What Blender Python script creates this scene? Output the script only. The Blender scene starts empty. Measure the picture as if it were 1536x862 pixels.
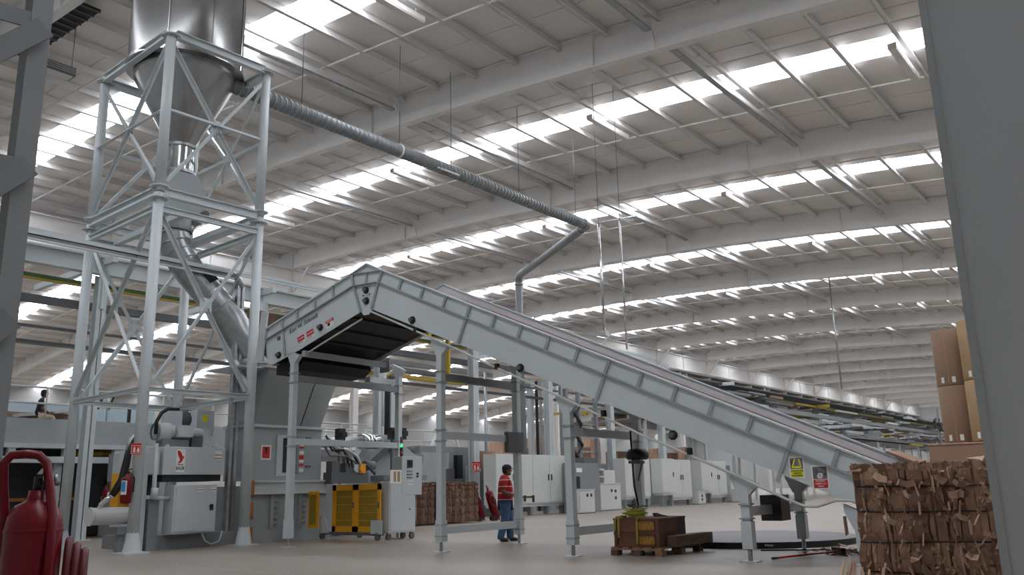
import bpy, bmesh, math, random
from mathutils import Vector, Matrix
random.seed(7)
PI = math.pi
C = bpy.context.scene.collection

# ------------------------------------------------------------------ camera
# building axes: X runs along the hall (roof purlins), Y across it (roof rafters), Z up
def cam_matrix():
    # camera right / up / back built from pitch, roll and heading
    z = Vector(((646.3-768)/1274.4, 5384.2/1274.4, 1)).normalized()
    f = Vector((0, 0, 1)); yv = (f - z*f.dot(z)).normalized(); xv = yv.cross(z)
    if xv.x < 0: xv = -xv
    th = 0.898
    a = Vector((math.cos(th), math.sin(th))); b = Vector((-a.y, a.x))
    def w(c):                                   # camera coords (right, up, forward) -> building
        p = Vector((xv.dot(c), yv.dot(c), z.dot(c)))
        return Vector((p.x*a.x + p.y*a.y, p.x*b.x + p.y*b.y, p.z))
    r, u, fw = w(Vector((1, 0, 0))), w(Vector((0, 1, 0))), w(Vector((0, 0, 1)))
    m = Matrix(((r.x, u.x, -fw.x, 0), (r.y, u.y, -fw.y, 0), (r.z, u.z, -fw.z, 1.2), (0, 0, 0, 1)))
    return m
cd = bpy.data.cameras.new('camera'); cam = bpy.data.objects.new('camera', cd); C.objects.link(cam)
cam.matrix_world = cam_matrix()
cd.sensor_fit = 'HORIZONTAL'; cd.sensor_width = 36.0; cd.lens = 36.0*1274.4/1536.0
cd.clip_start = 0.05; cd.clip_end = 600
S = bpy.context.scene; S.camera = cam

# ------------------------------------------------------------------ world, exposure
wd = bpy.data.worlds.new('world'); S.world = wd; wd.use_nodes = True
bg = wd.node_tree.nodes['Background']; bg.inputs[0].default_value = (0.75, 0.85, 1.0, 1); bg.inputs[1].default_value = 1.0
S.view_settings.view_transform = 'Standard'; S.view_settings.look = 'None'
S.view_settings.exposure = 0.13; S.view_settings.gamma = 1.0
SKY_L = 9.0                                      # radiance of the translucent roof lights

# ------------------------------------------------------------------ materials
MATS = {}
def lin(c):
    def f(x):
        x /= 255.0
        return x/12.92 if x <= .04045 else ((x+.055)/1.055)**2.4
    return tuple(f(x) for x in c)
def mat(name, rgb, rough=.5, metal=0.0, var=.08, scale=3.0, bump=0.0, bscale=40.0, emit=None, spec=.5, dirt=None, stretch=None):
    if name in MATS: return MATS[name]
    m = bpy.data.materials.new(name); m.use_nodes = True
    nt = m.node_tree; N = nt.nodes; L = nt.links
    b = N['Principled BSDF']; col = lin(rgb)
    tc = N.new('ShaderNodeTexCoord'); no = N.new('ShaderNodeTexNoise')
    no.inputs['Scale'].default_value = scale; no.inputs['Detail'].default_value = 5
    src = tc.outputs['Object']
    if stretch:
        mp = N.new('ShaderNodeMapping'); mp.inputs['Scale'].default_value = stretch
        L.new(src, mp.inputs[0]); src = mp.outputs[0]
    L.new(src, no.inputs['Vector'])
    cr = N.new('ShaderNodeValToRGB'); e = cr.color_ramp.elements
    lo = tuple(x*(1-var) for x in col); hi = tuple(min(1, x*(1+var)) for x in col)
    e[0].position = .3; e[1].position = .7
    e[0].color = (*(dirt if dirt else lo), 1); e[1].color = (*hi, 1)
    L.new(no.outputs['Fac'], cr.inputs[0]); L.new(cr.outputs[0], b.inputs['Base Color'])
    b.inputs['Roughness'].default_value = rough; b.inputs['Metallic'].default_value = metal
    b.inputs['Specular IOR Level'].default_value = spec
    if bump:
        n2 = N.new('ShaderNodeTexNoise'); n2.inputs['Scale'].default_value = bscale; n2.inputs['Detail'].default_value = 4
        L.new(src, n2.inputs['Vector'])
        bp = N.new('ShaderNodeBump'); bp.inputs['Strength'].default_value = bump; bp.inputs['Distance'].default_value = .02
        L.new(n2.outputs['Fac'], bp.inputs['Height']); L.new(bp.outputs[0], b.inputs['Normal'])
    if emit:
        b.inputs['Emission Color'].default_value = (*lin(rgb), 1); b.inputs['Emission Strength'].default_value = emit
    MATS[name] = m; return m

M_roof   = mat('roof_sheet_paint', (228, 224, 221), .55, var=.04, scale=.6)
M_steelw = mat('white_structural_paint', (230, 228, 226), .5, var=.03, scale=.5)
M_floor  = mat('polished_concrete', (146, 137, 127), .42, var=.10, scale=.35, bump=.05, bscale=3)
M_wall   = mat('wall_panel_paint', (176, 177, 176), .6, var=.05, scale=.3)
M_conv   = mat('conveyor_grey_paint', (203, 211, 213), .42, var=.04, scale=1.2)
M_convd  = mat('conveyor_rib_paint', (158, 165, 168), .45, var=.05, scale=1.2)
M_inner  = mat('worn_inner_sheet', (232, 226, 226), .5, var=.04, scale=2)
M_tower  = mat('tower_pale_paint', (196, 203, 205), .4, var=.04, scale=1)
M_galv   = mat('galvanised_steel', (170, 174, 176), .33, .85, var=.15, scale=6)
M_duct   = mat('ribbed_duct_grey', (142, 146, 148), .45, .35, var=.08, scale=4)
M_stain  = mat('brushed_stainless', (168, 168, 168), .27, 1.0, var=.14, scale=1.5, stretch=(1, 1, .15))
M_chrome = mat('bright_metal', (215, 215, 215), .15, 1.0, var=.03)
M_belt   = mat('black_belt_rubber', (30, 30, 31), .6, var=.25, scale=4)
M_black  = mat('black_plastic', (24, 24, 25), .45, var=.1)
M_dark   = mat('dark_parts_and_recess_shade', (40, 40, 42), .7, var=.2)  # near-black of dark parts, also the painted-in shade of recesses
M_baler  = mat('baler_grey_paint', (160, 166, 168), .45, var=.06, scale=1.5)
M_balerl = mat('baler_light_grey', (194, 200, 202), .42, var=.05, scale=1.5)
M_cab    = mat('white_cabinet_paint', (204, 207, 204), .4, var=.03, scale=1)
M_grey   = mat('machine_mid_grey', (130, 133, 136), .5, var=.08, scale=1.5)
M_greyd  = mat('machine_dark_grey', (92, 95, 98), .5, var=.1, scale=1.5)
M_col    = mat('column_blue_grey', (178, 181, 183), .5, var=.03, scale=.8)
M_post   = mat('rack_dark_grey', (126, 128, 130), .5, var=.03)
M_cole   = mat('column_edge_grey', (160, 163, 164), .5, var=.03, scale=.8)
M_yel    = mat('safety_yellow', (226, 160, 22), .45, var=.06, scale=2)
M_yelm   = mat('yellow_mesh_panel', (150, 122, 34), .5, var=.1, scale=8)
M_red    = mat('extinguisher_red', (104, 6, 22), .32, var=.05, scale=2, spec=.3)
M_redb   = mat('sign_red', (200, 30, 34), .45, var=.03)
M_white  = mat('white_vinyl', (235, 235, 232), .5, var=.02)
M_sblue  = mat('label_blue', (70, 150, 205), .5, var=.03)
M_syel   = mat('sign_yellow', (228, 222, 40), .5, var=.03)
M_photo  = mat('printed_photo', (110, 108, 118), .5, var=.6, scale=14)
M_ink    = mat('black_ink', (18, 20, 24), .5, var=.05)
M_blueink = mat('script_ink', (40, 74, 92), .5, var=.05)
M_rope   = mat('red_line', (190, 128, 128), .7, var=.1)
M_card   = mat('cardboard', (196, 158, 134), .85, var=.22, scale=7, bump=.6, bscale=26, stretch=(1.6, 1.6, .25))
M_card2  = mat('cardboard_pale', (214, 178, 154), .85, var=.18, scale=7, bump=.6, bscale=26, stretch=(1.6, 1.6, .25))
M_card3  = mat('cardboard_dark', (150, 117, 98), .9, var=.25, scale=6)
M_card4  = mat('cardboard_mid', (178, 141, 119), .9, var=.2, scale=7, bump=.6, bscale=26, stretch=(1.6, 1.6, .25))
M_kraft  = mat('kraft_paper', (150, 121, 99), .7, var=.05, scale=1.5)
M_kraftl = mat('kraft_paper_pale', (172, 142, 104), .7, var=.05, scale=1.5)
M_wire   = mat('baling_wire', (60, 56, 58), .5, .6, var=.1)
M_wood   = mat('pallet_wood', (140, 104, 76), .8, var=.2, scale=3, stretch=(1, 6, 6))
M_woodd  = mat('weathered_timber', (98, 74, 58), .85, var=.25, scale=3, stretch=(1, 6, 6))
M_box    = mat('old_brown_crate', (104, 68, 52), .8, var=.2, scale=3)
M_boxd   = mat('dark_brown_crate', (62, 44, 38), .8, var=.2, scale=3)
M_boxy   = mat('crate_ochre_print', (150, 108, 40), .8, var=.3, scale=20)
M_strap  = mat('yellow_strap', (176, 166, 66), .8, var=.15, scale=8)
M_rust   = mat('ochre_block', (164, 106, 48), .7, var=.15, scale=5)
M_skin   = mat('skin', (120, 80, 62), .55, var=.05)
M_polo   = mat('red_polo', (168, 26, 32), .8, var=.08)
M_stripe = mat('pale_stripe', (216, 190, 178), .8, var=.04)
M_jean   = mat('blue_jeans', (62, 88, 120), .85, var=.12, scale=9)
M_cap    = mat('navy_cap', (26, 28, 48), .8, var=.1)
M_shirt  = mat('navy_shirt', (32, 38, 58), .85, var=.1)
M_khaki  = mat('khaki_trousers', (196, 184, 160), .85, var=.06)
M_shoe   = mat('black_shoe', (26, 24, 26), .5, var=.1)
M_hair   = mat('black_hair', (20, 18, 18), .6, var=.1)
M_trayy  = mat('yellow_tray', (176, 148, 40), .5, var=.1)
M_trayg  = mat('green_tray', (70, 104, 60), .5, var=.1)
M_glass  = mat('smoked_window', (46, 50, 54), .1, var=.05)
M_lit    = mat('roof_light_translucent', (244, 248, 255), .4, var=0.0, emit=SKY_L)
M_green  = mat('green_lamp', (60, 220, 140), .3, var=0, emit=1.2)
M_redl   = mat('red_lamp_lens', (150, 40, 30), .3, var=.05)
M_screen = mat('dark_screen', (40, 48, 60), .15, var=.1)
M_acryl = bpy.data.materials.new('clear_acrylic'); M_acryl.use_nodes = True
_b = M_acryl.node_tree.nodes['Principled BSDF']; _b.inputs['Base Color'].default_value = (.9, .93, .95, 1)
_b.inputs['Roughness'].default_value = .08; _b.inputs['Transmission Weight'].default_value = .75; _b.inputs['IOR'].default_value = 1.2

# ------------------------------------------------------------------ mesh builder
class MB:
    def __init__(s): s.v = []; s.f = []; s.sm = []
    def add(s, vs, fs, smooth=False):
        o = len(s.v); s.v += [Vector(v) for v in vs]
        s.f += [tuple(i+o for i in f) for f in fs]; s.sm += [smooth]*len(fs); return s
    def box(s, x0, x1, y0, y1, z0, z1):
        if x0 > x1: x0, x1 = x1, x0
        if y0 > y1: y0, y1 = y1, y0
        if z0 > z1: z0, z1 = z1, z0
        return s.add([(x0,y0,z0),(x1,y0,z0),(x1,y1,z0),(x0,y1,z0),(x0,y0,z1),(x1,y0,z1),(x1,y1,z1),(x0,y1,z1)],
                     [(3,2,1,0),(4,5,6,7),(0,1,5,4),(1,2,6,5),(2,3,7,6),(3,0,4,7)])
    def bar(s, p, q, w, h, up=(0, 0, 1)):
        p, q = Vector(p), Vector(q); d = (q-p).normalized(); u = Vector(up)
        if abs(d.dot(u)) > .98: u = Vector((1, 0, 0))
        a = d.cross(u).normalized()*(w/2); c = a.cross(d).normalized()*(h/2)
        vs = [p-a-c, p+a-c, p+a+c, p-a+c, q-a-c, q+a-c, q+a+c, q-a+c]
        return s.add(vs, [(3,2,1,0),(4,5,6,7),(0,1,5,4),(1,2,6,5),(2,3,7,6),(3,0,4,7)])
    def angle(s, p, q, w, t=.012, up=(0, 0, 1)):      # L-section bar: two thin legs
        p, q = Vector(p), Vector(q); d = (q-p).normalized(); u = Vector(up)
        if abs(d.dot(u)) > .98: u = Vector((1, 0, 0))
        a = d.cross(u).normalized(); c = a.cross(d).normalized()
        s.bar(p+c*w/2, q+c*w/2, t, w, up); s.bar(p+a*w/2, q+a*w/2, w, t, up); return s
    def tube(s, path, r, n=10, smooth=True, caps=True):
        pts = [Vector(p) for p in path]; k = len(pts)
        rs = list(r) if hasattr(r, '__len__') else [r]*k
        t0 = (pts[1]-pts[0]).normalized(); ref = Vector((0, 0, 1))
        if abs(t0.dot(ref)) > .9: ref = Vector((1, 0, 0))
        a = t0.cross(ref).normalized(); vs = []; fs = []
        for i, p in enumerate(pts):
            if i == 0: t = t0
            elif i == k-1: t = (pts[i]-pts[i-1]).normalized()
            else:
                t = (pts[i+1]-pts[i]).normalized() + (pts[i]-pts[i-1]).normalized()
                t = t.normalized() if t.length > 1e-6 else t0
            a = (a - t*a.dot(t)).normalized(); b = t.cross(a)
            for j in range(n):
                g = 2*PI*j/n; vs.append(p + (a*math.cos(g) + b*math.sin(g))*rs[i])
        for i in range(k-1):
            for j in range(n):
                fs.append((i*n+j, i*n+(j+1) % n, (i+1)*n+(j+1) % n, (i+1)*n+j))
        s.add(vs, fs, smooth)
        if caps:
            o = len(s.v)-len(vs)
            s.f.append(tuple(o+j for j in reversed(range(n)))); s.sm.append(False)
            s.f.append(tuple(o+(k-1)*n+j for j in range(n))); s.sm.append(False)
        return s
    def lathe(s, prof, c=(0, 0, 0), n=24, smooth=True, axis='z'):
        vs = []; fs = []; c = Vector(c)
        for r, h in prof:
            for j in range(n):
                g = 2*PI*j/n; x, y = r*math.cos(g), r*math.sin(g)
                vs.append(c + (Vector((x, y, h)) if axis == 'z' else Vector((h, x, y)) if axis == 'x' else Vector((y, h, x))))
        for i in range(len(prof)-1):
            for j in range(n): fs.append((i*n+j, i*n+(j+1) % n, (i+1)*n+(j+1) % n, (i+1)*n+j))
        return s.add(vs, fs, smooth)
    def prism(s, poly, d):                             # polygon swept along vector d
        n = len(poly); d = Vector(d); p = [Vector(x) for x in poly]
        vs = p + [x+d for x in p]
        fs = [tuple(range(n)), tuple(range(2*n-1, n-1, -1))] + [(i, i+n, (i+1) % n+n, (i+1) % n) for i in range(n)]
        return s.add(vs, fs)
    def quad(s, a, b, c, d): return s.add([a, b, c, d], [(0, 1, 2, 3)])

OFF = {}
def mesh_of(name, mb, off=Vector((0, 0, 0))):
    me = bpy.data.meshes.new(name)
    me.from_pydata([tuple(v-off) for v in mb.v], [], mb.f)
    me.polygons.foreach_set('use_smooth', mb.sm)
    bm = bmesh.new(); bm.from_mesh(me); bmesh.ops.recalc_face_normals(bm, faces=bm.faces); bm.to_mesh(me); bm.free()
    return me
def obj(name, mb, m, parent=None, bevel=0):
    off = OFF.get(parent.name, Vector((0, 0, 0))) if parent else Vector((0, 0, 0))
    me = mesh_of(name, mb, off); me.materials.append(m)
    o = bpy.data.objects.new(name, me); C.objects.link(o)
    if parent: o.parent = parent
    OFF[o.name] = off
    if bevel:
        b = o.modifiers.new('bevel', 'BEVEL'); b.width = bevel; b.segments = 2; b.limit_method = 'ANGLE'
    return o
# frames: building (identity), conveyor (x = down the incline, y = away), tower
TC, TT = .052, -.036
FR = {'B': 0.0, 'C': -PI/2+TC, 'T': TT}
def fpt(p, fr):
    a = FR[fr] if isinstance(fr, str) else fr; c, s_ = math.cos(a), math.sin(a)
    return Vector((c*p[0]-s_*p[1], s_*p[0]+c*p[1], p[2]))
def tag(o, label=None, cat=None, group=None, kind=None):
    if label: o['label'] = label
    if cat: o['category'] = cat
    if group: o['group'] = group
    if kind: o['kind'] = kind
    return o
def thing(name, label, cat, loc, fr='B', group=None, kind=None):
    """Empty at the thing's base; its parts are written in the frame's own coordinates"""
    o = bpy.data.objects.new(name, None); o.empty_display_size = .2; C.objects.link(o)
    o.location = fpt(loc, fr); o.rotation_euler = (0, 0, FR[fr] if isinstance(fr, str) else fr)
    OFF[o.name] = Vector(loc); return tag(o, label, cat, group, kind)
def local(name, label, cat, loc, rz=0, group=None):
    """Empty at world loc, parts written in coordinates local to it"""
    o = bpy.data.objects.new(name, None); o.empty_display_size = .2; C.objects.link(o)
    o.location = loc; o.rotation_euler = (0, 0, rz); OFF[o.name] = Vector((0, 0, 0)); return tag(o, label, cat, group)
def kids(o): return [c for c in bpy.data.objects if c.parent == o]
def link_copy(src, parent, mtx=None):
    c = src.copy(); C.objects.link(c); c.parent = parent; OFF[c.name] = OFF.get(src.name, Vector((0,0,0)))
    return c
def text(body, size, m, parent, loc, rot=(PI/2, 0, 0), name='lettering', ext=.002, shear=0, ax='CENTER', sx=1.0):
    cu = bpy.data.curves.new(name, 'FONT'); cu.body = body; cu.size = size; cu.extrude = ext; cu.shear = shear
    cu.align_x = ax; cu.align_y = 'CENTER'; cu.materials.append(m); cu.resolution_u = 2; cu.space_line = .95
    tmp = bpy.data.objects.new('tmp_text', cu); me = bpy.data.meshes.new_from_object(tmp); bpy.data.objects.remove(tmp)
    o = bpy.data.objects.new(name, me); C.objects.link(o); o.parent = parent
    o.location = Vector(loc) - (OFF.get(parent.name, Vector((0,0,0)))); o.rotation_euler = rot; o.scale = (sx, 1, 1)
    return o
def struct(name, mb, m, label, parent=None):
    o = obj(name, mb, m, parent)
    if not parent: tag(o, label, None, None, 'structure')
    return o

# ================================================================== STRUCTURE
U0, SP = 34.91, 12.585                                # rafter position and bay length
K0, K1 = -3, 13
VN, VF = -12.0, 100.0
def zr(v): return 16.25 - .0014*(v-45)**2             # underside of the arched rafters
UW0, UW1 = U0+K0*SP, U0+K1*SP
floor = struct('floor', MB().box(UW0, UW1, VN, VF, -.3, 0), M_floor, 'smooth pale grey concrete floor of the factory hall')
def wall(name, mb, label): return struct(name, mb, M_wall, label)
wall('wall_back', MB().box(UW1, UW1+.3, VN, VF, 0, 18), 'far end wall of the hall in off-white panels')
wall('wall_front', MB().box(UW0-.3, UW0, VN, VF, 0, 18), 'end wall of the hall behind the camera')
wall('wall_right', MB().box(UW0, UW1, VN-.3, VN, 0, 14.5), 'side wall of the hall on the camera side')
wl = wall('wall_left', MB().box(UW0, UW1, VF, VF+.3, 0, 14), 'long side wall of the hall behind the mezzanine machines')
# --- ceiling: arched sheets lying on purlins between white rafters
ceil = bpy.data.objects.new('ceiling', None); C.objects.link(ceil); OFF['ceiling'] = Vector((0, 0, 0))
tag(ceil, 'arched white factory roof of rafters, purlins and strips of roof lights', None, None, 'structure')
vs_ = [VN + i*(VF-VN)/56 for i in range(57)]
def arc_strip(x0, x1, dz, th):
    m = MB(); V = []; F = []
    for v in vs_:
        z = zr(v)+dz
        V += [(x0, v, z), (x1, v, z), (x1, v, z+th), (x0, v, z+th)]
    n = len(vs_)
    for i in range(n-1):
        for j in range(4): F.append((i*4+j, i*4+(j+1) % 4, (i+1)*4+(j+1) % 4, (i+1)*4+j))
    F += [(3, 2, 1, 0), tuple((n-1)*4+j for j in range(4))]
    return m.add(V, F)
fr_b = [0.0, .14, .28, .42, .545, .69, .845, 1.0]
protos = []
for i in range(7):
    nm = 'roof_light' if i == 3 else 'roof_sheet'
    o = obj(nm, arc_strip(fr_b[i]*SP-.03, fr_b[i+1]*SP+.03, 1.3 + (.03 if i % 2 else 0), .03), M_lit if i == 3 else M_roof, ceil)
    protos.append(o)
raf = arc_strip(-.02, .02, .02, 1.26)
for dz, t, w in ((0, .03, .16), (1.25, .03, .16)):
    a = arc_strip(-w, w, dz, t); raf.add(a.v, a.f)
for v in range(3, 98, 11):
    raf.box(-.13, .13, v-.01, v+.01, zr(v)+.03, zr(v)+1.25)
rafter0 = obj('rafter', raf, M_steelw, ceil)
rodb = obj('sag_rod', arc_strip(.31*SP-.025, .31*SP+.025, 1.0, .05), M_roof, ceil)
rodb2 = obj('sag_rod', arc_strip(.685*SP-.03, .685*SP+.03, 1.0, .06), M_steelw, ceil)
for o in protos + [rafter0, rodb, rodb2]: o.location.x = UW0
for k in range(K0+1, K1+1):
    for o in protos + [rafter0, rodb, rodb2]:
        if k == K1 and o is not rafter0: continue
        c = link_copy(o, ceil); c.location.x = U0+k*SP
pur = MB().box(.03, SP-.03, -.035, .035, 0, .29).box(.03, SP-.03, -.11, .035, 0, .02)
purlin0 = None; cand = []
camf = -cam.matrix_world.col[2].xyz
for k in range(K0, K1):
    for n in range(-12, 46):
        v = 11.5 + 1.95*n
        if VN < v < VF:
            mid = Vector((U0+(k+.5)*SP, v, zr(v))) - cam.location
            fwd = camf.dot(mid.normalized())
            cand.append((mid.length if fwd > .72 else mid.length + 500, k, v))
cand.sort()
rest = MB()
for i, (d, k, v) in enumerate(cand):
    if i < 290:
        if purlin0 is None: purlin0 = o = obj('purlin', pur, M_steelw, ceil)
        else: o = link_copy(purlin0, ceil)
        o.location = (U0+k*SP, v, zr(v)+1.0)
    else:
        rest.box(U0+k*SP+.03, U0+(k+1)*SP-.03, v-.04, v+.04, zr(v)+1.0, zr(v)+1.29)
tag(obj('distant_purlins', rest, M_steelw, ceil), kind='stuff')
# --- long plate girder at the crown with stiffeners, knee braces and a flat soffit behind it
GV = 47.15
g = obj('ridge_girder', MB().box(UW0, UW1, GV-.02, GV+.02, 14.55, 16.2).box(UW0, UW1, GV-.2, GV+.2, 16.16, 16.22)
        .box(UW0, UW1, GV-.25, GV+.25, 14.45, 14.55), M_steelw)
tag(g, 'deep white plate girder running the length of the hall under the rafters', None, None, 'structure')
st = MB().box(-.02, .02, GV-.2, GV+.2, 14.55, 16.16)
kb = MB().bar((0, GV-.2, 14.6), (0, GV-1.9, 16.25), .12, .12)
s0 = k0 = None
for k in range(K0*2, K1*2+1):
    if s0 is None: s0 = o = obj('stiffener', st, M_steelw, g)
    else: o = link_copy(s0, g)
    o.location.x = U0+k*SP/2
for k in range(K0+1, K1):
    if k0 is None: k0 = o = obj('knee_brace', kb, M_steelw, g); k1_ = o1 = obj('knee_brace', MB().bar((0, GV+.2, 14.6), (0, GV+1.9, 16.25), .12, .12), M_steelw, g)
    else: o = link_copy(k0, g); o1 = link_copy(k1_, g)
    o.location.x = o1.location.x = U0+k*SP
sof = MB().box(UW0, UW1, GV+.25, GV+3.2, 14.3, 14.34)
for i in range(8): sof.box(UW0, UW1, GV+.4+i*.36, GV+.44+i*.36, 14.24, 14.3)
obj('soffit_panel', sof, M_greyd, g)
sb = None
for k in range(K0*2, K1*2+1):
    if sb is None: sb = o = obj('soffit_beam', MB().box(-.08, .08, GV+.3, GV+3.2, 13.95, 14.3), M_steelw, g)
    else: o = link_copy(sb, g)
    o.location.x = U0+(k+.25)*SP/2
# --- columns
def hcol(name, x, y, z1, label, w=.34, m=M_tower):
    mb = MB().box(x-w/2, x+w/2, y-w/2, y-w/2+.02, 0, z1).box(x-w/2, x+w/2, y+w/2-.02, y+w/2, 0, z1).box(x-.012, x+.012, y-w/2, y+w/2, 0, z1)
    mb.box(x-w/2-.1, x+w/2+.1, y-w/2-.1, y+w/2+.1, 0, .03)
    o = obj(name, mb, m); return tag(o, label, None, None, 'structure')
for i in (0, 1, 2, 3, 4, 5, 6):
    u = 12.2+5.87*i
    hcol('column', u, 26.2, 8.0, ['pale grey H-section column standing behind the hopper tower' if i == 0 else
         'pale grey column carrying a red fire extinguisher sign' if i == 3 else 'pale grey column number %d of the bridge line' % (i+1)][0],
         .36 if i else .3)
for k in range(K0+1, K1, 2):
    hcol('column', U0+(k+.5)*SP, GV+.6, 14.35, 'tall pale column under the ridge girder, bay %d' % (k-K0), .45, M_steelw)
# near right foreground column: H-section, only its left part is in the frame
cb = MB().box(4.10, 5.3, .28, .715, 0, 13.7)
cr_ = obj('column', cb, M_col); tag(cr_, 'large grey steel column close to the camera at the right edge', None, None, 'structure')
obj('flange_edge', MB().box(4.085, 4.10, .70, .732, 0, 13.7).box(4.10, 5.3, .715, .732, 0, 13.7), M_cole, cr_)

# ================================================================== ROOF LIGHT FITTINGS
def fitting(k, v, long):
    z = zr(v)+.62
    x0, x1 = (.06, .97) if long else (.40, .63)
    ordn = ['first', 'second', 'third', 'fourth', 'fifth', 'sixth', 'seventh', 'eighth', 'ninth', 'tenth', 'eleventh']
    lab = '%s light trough under the roof, %s bay from the camera, %s across it' % ('long' if long else 'short', ordn[k+3], ordn[max(0, min(10, int((v+6)/5.85)))])
    t = thing('ceiling_light', lab, 'light', (U0+k*SP+(x0+x1)/2*SP, v, z), 'B', 'light troughs under the roof')
    a, b = U0+k*SP+x0*SP, U0+k*SP+x1*SP
    obj('housing', MB().box(a, b, v-.02, v+.02, z, z+.30) if long else MB().box(a, b, v-.14, v+.14, z+.08, z+.26), M_steelw, t)
    obj('diffuser', MB().box(a+.02, b-.02, v-.11, v+.11, z-.07, z+.0) if long else MB().box(a+.02, b-.02, v-.12, v+.12, z+.04, z+.08), M_galv if long else M_roof, t)
    for q in (.1, .9): obj('hanger', MB().box(a+(b-a)*q-.01, a+(b-a)*q+.01, v-.01, v+.01, z+.2, z+.5), M_steelw, t)
    if long: obj('fly_brace', MB().bar((b+.1, v, z+.3), (U0+(k+1)*SP, v, zr(v)+.06), .07, .07), M_steelw, t)
for k in range(-2, 5):
    for n in range(0, 7 if k > -2 else 5):
        v = 5.85+5.85*n
        if k >= 3 and n < 1: continue
        fitting(k, v, n % 2 == 1)

# ================================================================== FOREGROUND STEEL FRAME, left edge
fx, fy = 2.385, 6.58
t = thing('steel_rack', 'grey laced steel rack with flat diagonal bars at the left edge', 'frame', (fx, fy, 0))
dl = Vector((-.14, .99, 0)).normalized()                # lacing direction: away to the left
def fp(s_, z): return Vector((fx, fy, z)) + Vector((-.25, .97, 0)).normalized()*s_
obj('post', MB().box(fx-.075, fx+.075, fy-.075, fy+.075, 0, 8), M_post, t)
obj('post', MB().box(1.98, 2.1, 6.66, 6.8, 0, 8), M_greyd, t)
cb_ = Vector((-.05, -.13, 0))
for z in (4.79, 3.60, 2.45):
    obj('crossbar', MB().bar(Vector((2.02, 6.71, z+.02))+cb_*.6, Vector((2.34, 6.60, z))+cb_*.6, .02, .13, (0, 0, 1)), M_post, t)
for z in (4.73, 3.60, 2.45):
    obj('diagonal_bar', MB().bar(Vector((1.98, 6.73, z-.47))+cb_, Vector((2.44, 6.56, z))+cb_, .02, .17, (0, 0, 1)), M_post, t)

# ================================================================== CONVEYOR (frame C: x = q down the incline, y = p away, z)
PN, PF = 13.40, 16.08
def zt(q): return 1.52 + .4576*(-3.25-q)
cv = thing('incline_conveyor', 'long grey inclined belt conveyor with ribbed side panels rising to a peak', 'conveyor', (-9, 14.7, 0), 'C')
QE = -1.6
top_pts = [(-17.2, 5.19), (-14.12, 6.13), (-13.64, 6.29), (-13.15, zt(-13.15)), (QE, zt(QE))]
bot_pts = [(QE, max(.06, zt(QE)-.95)), (-13.47, 5.20), (-13.58, 5.10), (-13.74, 5.10), (-13.83, 5.20), (-15.86, 4.56), (-16.9, 4.28), (-17.08, 4.40)]
def panel(y, th):
    return MB().prism([(q, y, z) for q, z in top_pts+bot_pts], (0, th, 0))
near = obj('side_panel', panel(PN, .02), M_conv, cv)
far = obj('side_panel', panel(PF, .02), M_inner, cv)
# rails: longitudinal ribs of the near side
def rail(pts, y0, y1, h): 
    m = MB()
    for (a, b) in zip(pts, pts[1:]):
        ym = (y0+y1)/2; m.bar((a[0], ym, a[1]), (b[0], ym, b[1]), abs(y1-y0), h)
    return m
rib_pts = [(-17.13, 4.93), (-14.06, 5.83)], [(-14.06, 5.83), (-13.27, 5.80)], [(-13.27, 5.80), (QE, zt(QE)-.335)]
for seg in rib_pts: obj('long_rib', rail(seg, PN-.07, PN, .022), M_convd, cv)
obj('top_flange', rail(top_pts, PN-.06, PN+.03, .03), M_conv, cv)
obj('top_flange', rail(top_pts, PF-.03, PF+.06, .03), M_conv, cv)
obj('peak_rib', rail([(-14.12, 6.12), (-13.17, 6.05)], PN-.05, PN, .02), M_convd, cv)
nx, nz = .417, .909                                     # unit normal of the incline (up and down-slope)
def rib_at(q, full=False):
    z1 = zt(q)
    l = .9 if full else .315
    return MB().bar((q, PN-.03, z1), (q-nx*l*.92, PN-.03, z1-nz*l*.92-.02*l), .06, .022, (0, 1, 0))
q = -12.54
i = 0
while q < -1.8:
    full = i in (3, 8, 13)
    obj('joint_rib' if full else 'skirt_rib', rib_at(q, full), M_convd, cv)
    q += .638; i += 1
# full joints where section meets section
def vbar(p, q_, w=.022): return MB().bar((p[0], PN-.03, p[1]), (q_[0], PN-.03, q_[1]), .06, w, (0, 1, 0))
for a, b in (((-14.12, 6.12), (-14.06, 5.83)), ((-14.06, 5.83), (-13.82, 5.2)), ((-13.15, 6.04), (-13.27, 5.80)), ((-13.27, 5.80), (-13.48, 5.2)), ((-13.64, 6.1), (-13.66, 5.83)),
             ((-16.55, 5.38), (-16.5, 5.12)), ((-16.5, 5.12), (-16.38, 4.46))):
    obj('joint_rib', vbar(a, b), M_convd, cv)
for qx in (-16.0, -15.38, -14.76):
    z1 = 5.19+(qx+17.2)*.305
    obj('skirt_rib', vbar((qx, z1), (qx+.03, z1-.27)), M_convd, cv)
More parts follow.
